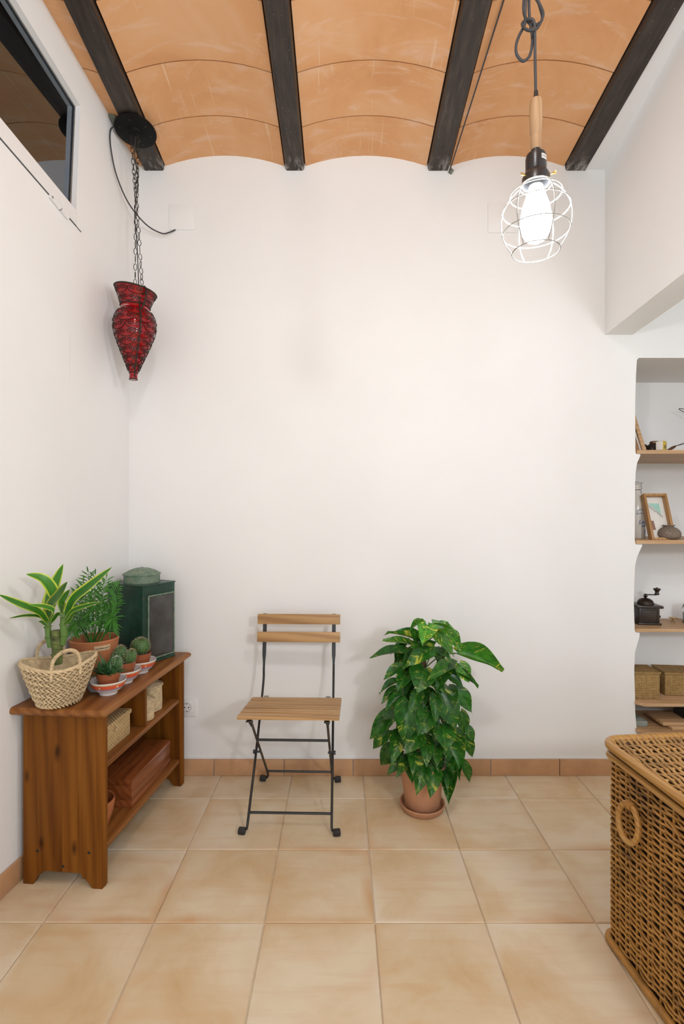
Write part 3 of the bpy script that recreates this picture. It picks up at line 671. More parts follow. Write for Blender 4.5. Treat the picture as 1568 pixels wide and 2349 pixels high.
for v, z in ((0.052, 0.118), (0.234, 0.113), (0.143, 0.067)):
    mb = MB(); mb.lathe([(0.0, 0.0007), (0.0048, 0.0007), (0.0054, 0.0)], 18, RX(90)); mb.build('screw_hole', M['black'], unit, TR(-v, 0.0, z))
UM = Matrix.Translation(SO) @ Matrix.Rotation(SRZ, 4, 'Z')
UMI = UM.inverted()
ZT = UZ + 0.025                              # top of the unit
def on_top(px, d): p = P(px, 1500, d); return Vector((p.x, p.y, ZT))

# ---- woven straw basket with the dracaena
bk = thing('straw_basket', 'pale plaited palm straw basket with two arched handles holding a striped plant', 'basket', (-0.962, 1.745, ZT + 0.001), rad(28)); bk.scale = (0.86, 0.86, 0.95)
def brad(z, a):
    """basket outline: narrow base, oval flaring rim"""
    t = max(0, min(1, z / 0.150)); r = 0.066 + 0.058 * (t ** 0.8)
    return r * (1 + 0.06 * t * math.cos(2 * a)), r * (1 - 0.12 * t)
def bpt(a, z, off=0.0):
    ra, rb = brad(z, a); sag = 0.012 * (z / 0.15) * math.cos(2 * a)
    return Vector(((ra + off) * math.cos(a), (rb + off) * math.sin(a), z + sag))
mb = MB(); n = 48
mb.grid([[bpt(2 * math.pi * i / n, z, -0.004) for i in range(n)] for z in (0.004, 0.03, 0.06, 0.09, 0.12, 0.148)], closed=True)
mb.add([bpt(2 * math.pi * i / n, 0.004, -0.004) for i in range(n)], [tuple(reversed(range(n)))])
mb.build('liner', M['straw'], bk)
pl_ = MB(); NR, NA = 13, 34                   # herringbone plait: short slanted straws in alternating rows
for r in range(NR):
    for k in range(NA):
        a0 = 2 * math.pi * (k + 0.5 * (r % 2)) / NA; z0 = 0.003 + r * 0.0112; sgn = 1 if r % 2 else -1
        da = 2 * math.pi / NA * 0.95; pts = []
        for t in (0.0, 0.33, 0.66, 1.0):
            z = z0 + 0.0125 * (t if sgn > 0 else 1 - t) ; a = a0 + da * t
            pts.append(bpt(a, z, 0.0015 + 0.0028 * math.sin(math.pi * t) + R.uniform(-.0004, .0006)))
        w = 0.0062 * R.uniform(0.9, 1.1); pl_.tube(pts, [w * 0.75, w, w, w * 0.7], 5, flat=0.55)
o = pl_.build('plait', M['straw'], bk); o['kind'] = 'stuff'
mb = MB(); mb.tube([bpt(2 * math.pi * i / 60, 0.150, 0.001 * math.sin(i * 2.1)) for i in range(60)], 0.0062, 8, closed=True); mb.build('rim', M['straw'], bk)
for a in (-1.36, 1.85):
    mb = MB(); pts = []
    A, B = bpt(a - 0.42, 0.148, 0.001), bpt(a + 0.42, 0.148, 0.001); up = Vector((0, 0, 0.066)); out = Vector((math.cos(a), math.sin(a), 0)) * 0.012
    for i in range(17):
        t = i / 16; ph = math.pi * t
        pts.append(A * (0.5 + 0.5 * math.cos(ph)) + B * (0.5 - 0.5 * math.cos(ph)) + up * (math.sin(ph) ** 0.7) + out * math.sin(ph))
    lo1 = A + Vector((0, 0, -0.028)); lo2 = B + Vector((0, 0, -0.028))
    mb.tube([lo1] + pts + [lo2], 0.0058, 8)
    for i in range(0, 34):                    # wrapping cord
        t = i / 34; k = min(15, int(t * 16)); p = pts[k].lerp(pts[k + 1], t * 16 - k); tv = (pts[k + 1] - pts[k]).normalized(); sd = tv.cross(Vector((0.3, 0.2, 0.9))).normalized(); u2 = tv.cross(sd)
        mb.tube([p + (sd * math.cos(q) + u2 * math.sin(q)) * 0.0062 + tv * (q * 0.0007) for q in [j * 2 * math.pi / 7 for j in range(7)]], 0.0016, 4, closed=True)
    mb.build('handle', M['straw'], bk)
mb = MB(); mb.lathe([(0.0, 0.075), (0.05, 0.077), (0.086, 0.072)], 24, ell=0.9); mb.build('filling', M['soil'], bk)

# ---- leaves
def strap_leaf(name, pts, wid, mat, parent, nrm, fold=0.18, tipw=0.05, basew=0.45, color=(1, 1, 1, 1)):
    """a long bladed leaf as one mesh along a 3D curve, with an 'edge' attribute for the pale border"""
    c = smooth_pts(pts, 7); m = len(c); mb = MB(); rows_ = []; edge = []
    for i, p in enumerate(c):
        t = i / (m - 1); tan = (c[min(i + 1, m - 1)] - c[max(i - 1, 0)]).normalized()
        sd = tan.cross(nrm).normalized(); nn = sd.cross(tan).normalized()
        w = wid * 0.5 * max(tipw, (basew + (1 - basew) * min(1, t / 0.4)) * (1 - max(0, (t - 0.5) / 0.5) ** 2.2))
        row = []
        for q in (-1, -0.62, -0.25, 0, 0.25, 0.62, 1):
            row.append(p + sd * (q * w) + nn * (abs(q) ** 1.5 * w * fold)); edge.append(abs(q))
        rows_.append(row)
    mb.grid(rows_); me = mb.mesh(name, mat, 80)
    at = me.attributes.new('edge', 'FLOAT', 'POINT'); at.data.foreach_set('value', edge)
    o = link(name, me, parent); o.color = color; return o

def crop1(x, y, d): return P(x / 3.409, 1250 + y / 3.409, d)
dr = thing('striped_dracaena', 'striped dracaena with yellow edged strap leaves planted in the straw basket', 'plant', (-0.962, 1.745, ZT + 0.12))
DI = Matrix.Translation(-Vector(dr.location))
def L(v): return DI @ v
mb = MB(); mb.tube([L(crop1(447, 930, 1.748)), L(crop1(448, 860, 1.748)), L(crop1(450, 790, 1.748)), L(crop1(442, 720, 1.748)), L(crop1(440, 668, 1.748))], [0.0165, 0.0165, 0.018, 0.0175, 0.0165], 14)
for yy in (860, 800, 760, 705): mb.tube([L(crop1(447, yy, 1.748)) + Vector((math.cos(q) * .0182, math.sin(q) * .0182, 0.002 * math.sin(2 * q))) for q in [j * math.pi / 7 for j in range(14)]], 0.0022, 5, closed=True)
mb.build('trunk', M['mossbark'], dr)
for pts, rs in (([(395, 800), (380, 720), (372, 640), (376, 560), (380, 480)], [0.009, 0.010, 0.010, 0.010, 0.007]), ([(490, 780), (500, 700), (494, 620), (500, 560), (505, 470)], [0.009, 0.011, 0.011, 0.010, 0.007])):
    mb = MB(); mb.tube([L(crop1(x, y, 1.745)) for x, y in pts], rs, 10)
    for k in range(1, len(pts)):              # leaf scars
        p = L(crop1(*pts[k], 1.745)); mb.tube([p + Vector((math.cos(q) * .0112, math.sin(q) * .0112, .003 * math.sin(q))) for q in [j * math.pi / 5 for j in range(10)]], 0.0018, 5, closed=True)
    mb.build('shoot', M['stem'], dr)
DL = [  # pixel path, width px, depth start/end, brightness
    ([(372, 600), (300, 520), (150, 460), (-12, 388)], 62, 1.76, 1.60, 1.0),
    ([(385, 590), (425, 520), (350, 482), (215, 466)], 46, 1.75, 1.64, 1.05),
    ([(372, 610), (310, 560), (200, 552), (70, 574)], 26, 1.76, 1.68, 0.9),
    ([(374, 590), (385, 450), (430, 310), (493, 152)], 100, 1.775, 1.80, 1.15),
    ([(378, 560), (425, 400), (345, 270), (206, 228)], 84, 1.77, 1.69, 1.1),
    ([(380, 560), (395, 470), (460, 390), (527, 290)], 96, 1.755, 1.70, 0.62),
    ([(505, 580), (570, 430), (700, 320), (873, 176)], 88, 1.77, 1.745, 1.1),
    ([(510, 590), (560, 520), (660, 480), (792, 446)], 44, 1.765, 1.72, 0.95),
    ([(500, 560), (480, 460), (510, 400), (545, 350)], 62, 1.775, 1.79, 0.9),
    ([(490, 560), (455, 540), (420, 580), (392, 622)], 36, 1.765, 1.75, 0.8),
    ([(500, 620), (540, 590), (560, 560), (585, 520)], 34, 1.765, 1.75, 0.8),
    ([(375, 640), (350, 620), (325, 600), (300, 602)], 26, 1.765, 1.75, 0.8),
    ([(385, 560), (370, 470), (395, 380), (432, 330)], 80, 1.78, 1.80, 0.8)]
for pts, w, d0, d1, b in DL:
    k = len(pts) - 1
    strap_leaf('leaf', [L(crop1(x, y, d0 - 0.03 + (d1 - d0) * i / k)) for i, (x, y) in enumerate(pts)], w / 3.409 * 1.75 / F, M['dracaena'], dr, Vector((0.15, -0.8, 0.6)).normalized(), color=(b, b, b, 1))

# ---- parlour palm in the labelled terracotta pot
pc = on_top(217, 1.99)
pot = thing('terracotta_pot', 'wide terracotta pot with a paper label, holding the feathery palm', 'pot', pc)
mb = MB(); mb.lathe([(0.0, 0.0005), (0.060, 0.0005), (0.066, 0.02), (0.074, 0.07), (0.082, 0.120), (0.087, 0.150), (0.0885, 0.160), (0.086, 0.164), (0.081, 0.162), (0.078, 0.15), (0.072, 0.12), (0.0, 0.118)], 40)
mb.build('body', M['terra'], pot)
mb = MB(); mb.lathe([(0, 0.128), (0.04, 0.131), (0.0745, 0.127)], 28); mb.build('soil', M['soil'], pot)
lab = MB(); an0 = -0.80
lab.grid([[((0.0826 + .005 * (z - .12) / .03) * math.cos(an0 + t * 0.34), (0.0826 + .005 * (z - .12) / .03) * math.sin(an0 + t * 0.34), z) for t in (-1, -.6, -.2, .2, .6, 1)] for z in (0.128, 0.148)])
lo = lab.build('paper_label', M['kraft'], pot); tag(lo, 'pale paper label with handwriting')
tx = MB(); Mt = TR(math.cos(an0) * 0.0866, math.sin(an0) * 0.0866, 0.138) @ Matrix.Rotation(an0 + math.pi / 2, 4, 'Z') @ RX(90)
text_mb(tx, 'handcrafted with', 0.0066, Mt @ TR(-0.004, 0, 0)); tx.xadd(Mt @ TR(0.0235, 0.001, -0.0015), [(0, -.0022, 0), (.002, .0002, 0), (.002, .0012, 0), (.001, .0018, 0), (0, .001, 0), (-.001, .0018, 0), (-.002, .0012, 0), (-.002, .0002, 0)], [tuple(range(8))], 0, False)
tx.build('lettering', M['ink'], lo)
palm = thing('parlour_palm', 'feathery parlour palm growing from the labelled terracotta pot', 'plant', (pc.x, pc.y, ZT + 0.127))
PI_ = Matrix.Translation(-Vector(palm.location))
def frond(tip, bend, dd, n=13, ll=0.040):
    base = Vector((R.uniform(-.018, .018), R.uniform(-.018, .018), 0.0)); tp = PI_ @ crop1(*tip, pc.y + dd)
    midp = base.lerp(tp, 0.5) + Vector((bend[0], 0, bend[1])); c = smooth_pts([base, midp, tp], 10); m = len(c)
    mb = MB(); mb.tube(c, [0.0022 - 0.0015 * i / m for i in range(m)], 5)
    for k in range(n):
        t = 0.30 + 0.70 * k / (n - 1); i = min(m - 2, int(t * (m - 1))); p = c[i].lerp(c[i + 1], t * (m - 1) - i); tan = (c[i + 1] - c[i]).normalized()
        sd0 = tan.cross(Vector((0, -0.6, 0.8))).normalized()
        for s in ((-1, 1) if k < n - 1 else (0,)):
            dirv = (tan * 0.75 + sd0 * s * 0.85 + Vector((R.uniform(-.15, .15), R.uniform(-.2, .2), R.uniform(-.25, .05)))).normalized()
            l = ll * (0.75 + 0.5 * math.sin(math.pi * (0.15 + 0.75 * k / n))) * R.uniform(0.85, 1.15); w = 0.0027
            wd = dirv.cross(Vector((0.2, -0.9, 0.4))).normalized()
            q = [p, p + dirv * l * 0.35 + wd * w, p + dirv * l * 0.35 - wd * w, p + dirv * l * 0.7 + wd * w * 0.75 + Vector((0, 0, -l * .04)), p + dirv * l * 0.7 - wd * w * 0.75 + Vector((0, 0, -l * .04)), p + dirv * l + Vector((0, 0, -l * 0.12))]
            mb.add(q, [(0, 1, 2), (1, 3, 4, 2), (3, 5, 4)])
    o = mb.build('frond', M['palm'], palm, angle=80); b = R.uniform(0.9, 1.7); o.color = (b, b, b * .9, 1)
for tip, bend, dd in [((690, 222), (-.01, .02), .0), ((745, 240), (.0, .02), .02), ((650, 300), (-.02, .02), -.02), ((610, 370), (-.03, .03), .0), ((575, 470), (-.035, .035), -.03), ((560, 560), (-.03, .045), .01),
                      ((565, 690), (-.03, .06), -.04), ((800, 330), (.0, .03), .03), ((925, 315), (.02, .03), -.02), ((915, 400), (.03, .04), -.05), ((860, 470), (.02, .04), .03), ((875, 600), (.03, .06), -.04),
                      ((865, 668), (.025, .07), -.02), ((800, 420), (.01, .03), -.06), ((640, 480), (-.02, .04), -.07), ((720, 400), (0, .03), -.07), ((830, 270), (0, .02), .05), ((620, 640), (-.03, .06), -.07), ((700, 520), (-.01, .03), -.08), ((780, 590), (.02, .04), -.08)]:
    frond(tip, bend, dd)

# ---- green tin with a dark pane
tin = thing('metal_tin', 'old green painted metal tin with round lid and dark front pane in the corner', 'tin', (-0.838, 2.153, ZT + 0.0005), math.atan2(0.89, 0.45) - math.pi / 2)
# local: near edge at origin; +y along the pane side, -x along the plain side
TL_, TWd, TH = 0.182, 0.205, 0.338
mb = MB(); ch = 0.016
poly = [(-ch, 0), (-ch * .3, ch * .3), (0, ch), (0, TL_), (-TWd, TL_), (-TWd, 0)]
mb.prism(poly, 0, TH); mb.build('body', M['tin'], tin)
for z in (0.004, TH - 0.002):
    mb = MB(); mb.tube([(x * 1.012 + .001, y + (0.001 if y > 0.1 else -0.001), z) for x, y in poly], 0.0032, 6, closed=True); mb.build('rolled_seam', M['tin'], tin)
mb = MB(); mb.box((0.0015, 0.103, 0.155), (0.003, 0.140, 0.262), 0.001); pn = mb.build('pane', M['darkglass'], tin); tag(pn, 'smoky dark pane')
mb = MB()
for a, b in (((0.030, 0.020), (0.030, 0.290)), ((0.030, 0.290), (0.176, 0.290)), ((0.176, 0.290), (0.176, 0.020)), ((0.176, 0.020), (0.030, 0.020))): mb.tube([(0.003, a[0], a[1]), (0.003, b[0], b[1])], 0.0036, 6)
mb.build('pane_frame', M['tinlid'], tin)
mb = MB(); mb.lathe([(0.0, 0.064), (0.03, 0.062), (0.055, 0.053), (0.0765, 0.041), (0.080, 0.038), (0.080, 0.034), (0.0765, 0.033), (0.0765, 0.0), (0.0, 0.0)], 40); o = mb.build('lid', M['tinlid'], tin); o.location = (-TWd / 2 - .004, TL_ / 2 + .002, TH)
mb = MB(); mb.lathe([(0.0, 0.004), (0.006, 0.003), (0.010, 0.0)], 14); k_ = mb.build('lid_knob', M['tinlid'], o); k_.location = (0, 0, 0.063)

# ---- three patterned bowls with cactus pots
def bowl(px, d, label, s=1.0):
    c = on_top(px, d); t = thing('patterned_bowl', label, 'bowl', (c.x, c.y, ZT + 0.0005), R.uniform(0, 6), 'patterned bowls under the cactus pots')
    outer = [(0.0, 0.0), (0.030, 0.0), (0.0315, 0.006), (0.033, 0.010), (0.044, 0.0165), (0.050, 0.024), (0.0555, 0.034), (0.059, 0.042), (0.0612, 0.049), (0.0606, 0.0505), (0.0590, 0.0495), (0.056, 0.041), (0.050, 0.028), (0.040, 0.017), (0.02, 0.0125), (0.0, 0.012)]
    mb = MB(); mb.lathe(outer, 44); mb.build('body', M['porcelain'], t)
    def band(name, mat, z0, z1, n=3):
        mb = MB(); pr = [(r, z) for r, z in outer[3:10]]
        def rr(z):
            for (ra, za), (rb, zb) in zip(pr, pr[1:]):
                if za <= z <= zb: return ra + (rb - ra) * (z - za) / (zb - za)
            return pr[-1][0]
        zz = sorted({z0, z1} | {z for _, z in pr if z0 < z < z1}); mb.lathe([(rr(z) + 0.00035, z) for z in zz], 44); return mb.build(name, mat, t)
    band('gold_band', M['band_gold'], 0.0425, 0.0455); rb_ = band('coral_band', M['band_red'], 0.028, 0.0422); band('blue_band', M['band_blue'], 0.0235, 0.0270)
    for i in range(6):
        a = i * math.pi / 3; mb = MB(); p = Matrix.Rotation(a, 4, 'Z') @ TR(0.0563, 0, 0.0352) @ RY(112)
        mb.xadd(p, [(0.0042 * math.cos(q), 0.0042 * math.sin(q), 0.0012) for q in [j * math.pi / 5 for j in range(10)]] if i % 2 else [(0.006, 0, .001), (.0015, .0015, .0012), (0, .006, .001), (-.0015, .0015, .0012), (-.006, 0, .001), (-.0015, -.0015, .0012), (0, -.006, .001), (.0015, -.0015, .0012)], [tuple(range(10 if i % 2 else 8))], 0, False)
        mb.build('medallion', M['cream'], rb_)
    return c
def nursery_pot(c, label, cat='pot'):
    t = thing('nursery_pot', label, cat, (c.x, c.y, ZT + 0.0135), 0, 'small brown cactus pots')
    mb = MB(); mb.lathe([(0, 0), (0.031, 0), (0.036, 0.040), (0.0385, 0.0415), (0.0415, 0.064), (0.0405, 0.065), (0.039, 0.062), (0.037, 0.052), (0, 0.052)], 36); mb.build('body', M['plastpot'], t)
    mb = MB(); mb.lathe([(0, 0.0575), (0.02, 0.059), (0.0383, 0.0565)], 24); mb.build('soil', M['soil'], t); return t
def cactus_ball(parent, c, r, h, nspine, ribs=18, sp=0.006, mat='spine', lean=(0, 0)):
    mb = MB(); n = ribs * 2; prof = []
    rows_ = []
    def pt(a, t, off=0.0):
        ph = -0.45 * math.pi + t * 0.95 * math.pi; rr = r * math.cos(ph) * (1 + 0.0 * t); k = 1 - 0.0 * t
        return Vector((c[0] + (rr + off * math.cos(ph)) * math.cos(a) + lean[0] * t, c[1] + (rr + off * math.cos(ph)) * math.sin(a) + lean[1] * t, c[2] + h / 2 + (h / 2 + off) * math.sin(ph)))
    for j in range(13):
        t = j / 12; rows_.append([pt(2 * math.pi * i / n, t, (0.0015 if i % 2 else -0.002)) for i in range(n)])
    mb.grid(rows_, closed=True); mb.add(rows_[-1], [tuple(range(n))]); body = mb.build('cactus_body', M['cactus'], parent, angle=80)
    mb = MB()
    rows_n = max(5, int(math.sqrt(nspine / 2.4)))
    for j in range(rows_n):
        t = 0.14 + 0.85 * j / (rows_n - 1); cnt = ribs
        for i in range(cnt):
            a = 2 * math.pi * (i + (0.5 if j % 2 else 0)) / cnt * 1.0; a = 2 * math.pi * (i * 2 + 1) / (2 * cnt)
            p = pt(a, t, 0.001); nr = (p - Vector((c[0] + lean[0] * t, c[1] + lean[1] * t, c[2] + h / 2))).normalized()
            for q in range(4):
                dv = (nr + Vector((R.uniform(-1, 1), R.uniform(-1, 1), R.uniform(-1, 1))) * 0.75).normalized(); e = p + dv * sp * R.uniform(0.7, 1.3); sd = dv.cross(Vector((0.3, 0.5, 0.8))).normalized() * 0.00035
                u2 = sd.cross(dv).normalized() * 0.00035
                mb.add([p + sd, p - sd * .5 + u2, p - sd * .5 - u2, e], [(0, 1, 3), (1, 2, 3), (2, 0, 3)], 0, False)
    o = mb.build('spines', M[mat], parent); o['kind'] = 'stuff'; return body
cA = bowl(248.5, 1.838, 'patterned bowl holding the spiky succulent, nearest the straw basket')
cB = bowl(285, 1.960, 'patterned bowl between the other two, holding the twin cactus')
cC = bowl(322, 2.083, 'patterned bowl nearest the green tin, holding the round cactus')
pA = nursery_pot(cA, 'small brown pot of dark spiky succulent in the bowl nearest the basket')
pB = nursery_pot(cB, 'small brown pot of the two headed cactus in the middle bowl')
pC = nursery_pot(cC, 'small brown pot of the single round cactus in the bowl beside the tin')
ZP = ZT + 0.0135 + 0.056
tC = thing('round_cactus', 'round spiny green cactus in the pot beside the green tin', 'cactus', (cC.x, cC.y, ZP)); cactus_ball(tC, (0.0, 0, 0.002), 0.036, 0.066, 320, 20)
tB = thing('twin_cactus', 'pair of joined spiny cactus heads in the middle small pot', 'cactus', (cB.x, cB.y, ZP)); cactus_ball(tB, (-0.016, 0.004, 0.002), 0.024, 0.066, 260, 16); cactus_ball(tB, (0.019, -0.006, 0.002), 0.021, 0.054, 240, 16, lean=(0.012, 0))
tA = thing('small_succulent', 'dark green spiky succulent rosettes in the pot nearest the basket', 'succulent', (cA.x, cA.y, ZP))
def spike(base, dirv, l, w):
    mb = MB(); dirv = dirv.normalized(); sd = dirv.cross(Vector((0, 0, 1))); sd = sd.normalized() if sd.length > 1e-3 else Vector((1, 0, 0)); up = sd.cross(dirv).normalized(); rows_ = []
    for t, k in ((0, 0.7), (0.3, 1.0), (0.6, 0.72), (0.85, 0.32), (1.0, 0.03)):
        c = base + dirv * (l * t) + Vector((0, 0, -l * 0.12 * (1 - t) * t)); rows_.append([c + sd * w * k, c + up * w * k * 0.25, c - sd * w * k, c - up * w * k * 0.6])
    mb.grid(rows_, closed=True); mb.build('succulent_leaf', M['succ'], tA, angle=50)
for (bx, by, k, s) in ((-0.022, -0.010, 11, 0.050), (0.000, -0.006, 12, 0.080), (0.024, -0.016, 10, 0.052), (0.0, 0.02, 8, 0.066), (-0.012, 0.010, 7, 0.062)):
    for i in range(k):
        a = i * 2.399 + bx * 90; el = 0.25 + 1.1 * i / k
        spike(Vector((bx, by, 0.001)), Vector((math.cos(a) * math.cos(el), math.sin(a) * math.cos(el), math.sin(el))), s * R.uniform(0.75, 1.15), 0.0074)
cactus_ball(tA, (0.022, 0.016, 0.002), 0.020, 0.056, 240, 14, 0.004, 'paper')
g_ = Vector((-0.896, 1.868, ZT + 0.0005))
gb = thing('grey_bowl', 'small plain grey bowl half hidden behind the straw basket', 'bowl', g_)
mb = MB(); mb.lathe([(0, 0), (0.022, 0), (0.026, 0.006), (0.034, 0.022), (0.0365, 0.036), (0.036, 0.040), (0.033, 0.038), (0.030, 0.026), (0, 0.024)], 32); mb.build('body', M['greybowl'], gb)
mb = MB(); mb.lathe([(0, 0.030), (0.0305, 0.029)], 20); mb.build('soil', M['soil'], gb)
for i in range(9):
    a = i * 2.4; mb = MB(); mb.tube([(0.006 * math.cos(a), 0.006 * math.sin(a), 0.029), (0.014 * math.cos(a), 0.014 * math.sin(a), 0.038), (0.022 * math.cos(a), 0.022 * math.sin(a), 0.040)], [0.002, 0.0035, 0.001], 6); mb.build('leaf', M['succ'], gb)

# ---- things on the shelves of the unit (local unit coordinates -> world)
def inU(x, y, z): return UM @ Vector((x, y, z))
wbx = thing('straw_box', 'pale plaited straw box with flat lid on the middle shelf', 'box', inU(-0.115, 0.150, 0.4005), SRZ)
mb = MB(); mb.box((0, 0, 0.040), (0.135, 0.225, 0.079), 0.004); mb.build('body', M['palestraw'], wbx)
mb = MB(); mb.box((0, 0, 0.0885), (0.143, 0.233, 0.017), 0.003); ld = mb.build('lid', M['palestraw'], wbx)
mb = MB(); mb.tube([(0.072, -0.004, 0.086), (0.078, -0.003, 0.078), (0.078, 0.003, 0.072), (0.073, 0.004, 0.066)], 0.0022, 6); mb.lathe([(0, .004), (.004, .003), (.004, -.003), (0, -.004)], 10, TR(0.0735, 0, 0.064) @ RY(90)); mb.build('toggle', M['straw'], wbx)
for nm, lb, lx, ly, r, h in (('round_straw_basket', 'small round lidded straw basket on the shelf next to the divider', -0.062, 0.408, 0.0345, 0.070), ('tall_straw_basket', 'taller round lidded straw basket on the shelf near the wall end', -0.088, 0.508, 0.047, 0.098)):
    t = thing(nm, lb, 'basket', inU(lx, ly, 0.4005), 0, 'small lidded straw baskets')
    mb = MB(); k = 15
    for i in range(k):
        z = h * (i + 0.5) / k; rr = r * (1 - 0.05 * (abs(i / k - 0.4)))
        mb.tube([(rr * math.cos(a), rr * math.sin(a), z + 0.0005 * math.sin(a * 9 + i)) for a in [j * 2 * math.pi / 26 for j in range(26)]], h / k * 0.56, 6, closed=True)
    mb.lathe([(0, 0.001), (r * .96, 0.001), (r * 0.97, h)], 26); mb.build('coiled_wall', M['straw'], t)
    mb = MB()
    for i in range(6): mb.tube([((r * 1.05 - i * r * .17) * math.cos(a), (r * 1.05 - i * r * .17) * math.sin(a), h + 0.006 + 0.0025 * i) for a in [j * 2 * math.pi / 26 for j in range(26)]], 0.0052, 6, closed=True)
    mb.lathe([(r * 1.04, h - 0.004), (r * 1.04, h + .006), (0, h + 0.018)], 26); mb.build('coiled_lid', M['straw'], t)
cb = thing('wooden_box', 'long red brown wooden box with hinged lid on the lower shelf', 'box', inU(-0.142, 0.418, 0.1255), SRZ)
BX, BY = 0.22, 0.345
mb = MB(); mb.box((0, 0, 0.014), (BX, BY, 0.0275), 0.002); mb.build('base_tray', M['cedar'], cb)
mb = MB(); mb.box((0, 0, 0.0555), (BX - 0.003, BY - 0.003, 0.055), 0.002); mb.build('body', M['cedar'], cb)
mb = MB(); mb.box((0, 0, 0.0955), (BX, BY, 0.0245), 0.0025); ldw = mb.build('lid', M['cedar'], cb)
mb = MB(); mb.box((0, 0.02, 0.1081), (BX * 0.6, BY * 0.5, 0.0008), 0.0003); mb.build('lid_inlay', M['cedar'], ldw)
mb = MB(); mb.box((-0.05, BY / 2 - 0.012, 0.1088), (0.022, 0.012, 0.002), 0.0005); mb.tube([(-0.06, BY / 2 - .006, .1095), (-0.04, BY / 2 - .006, .1095)], 0.0022, 8); mb.build('hinge', M['steel'], ldw)
mb = MB(); mb.lathe([(0, 0.009), (0.006, 0.008), (0.008, 0.004), (0.005, 0.0)], 14, RX(90)); o = mb.build('knob', M['black'], cb); o.location = (0.002, -BY / 2, 0.083)
cw = thing('clay_bowl', 'red clay bowl behind the near side panel on the lower shelf', 'bowl', inU(-0.102, 0.115, 0.1255))
mb = MB(); mb.lathe([(0, 0), (0.040, 0), (0.046, 0.01), (0.062, 0.06), (0.067, 0.095), (0.066, 0.104), (0.061, 0.102), (0.055, 0.06), (0.0, 0.02)], 36); mb.build('body', M['flowerpot_bowl'], cw)

# ------------------------------------------------------------------ folding chair
chair = thing('folding_chair', 'folding bistro chair with wooden slats and thin black metal frame', 'chair', (-0.204, 2.0, 0), rad(-1.6))
CI = (Matrix.Translation(chair.location) @ Matrix.Rotation(rad(-1.6), 4, 'Z')).inverted()
def C(px, py, d): return CI @ P(px, py, d)
HW = 0.195
def slat(y, z, w, tilt, th=0.013, name='seat_slat', hw=HW):
    mb = MB(); mb.box((0, 0, 0), (2 * hw, w, th), 0.0025); o = mb.build(name, M['acacia'], chair); o.location = (0, y, z); o.rotation_euler = (rad(tilt), 0, 0); return o
SF, SB, ZF, ZB = -0.062, 0.250, 0.467, 0.432        # seat front / back (local y) and heights
ns = 5; wsl = 0.0490
for i in range(ns):
    t = (i + 0.5) / ns; slat(SF + (SB - SF) * t, ZF + (ZB - ZF) * t, wsl, math.degrees(math.atan2(ZB - ZF, SB - SF)))
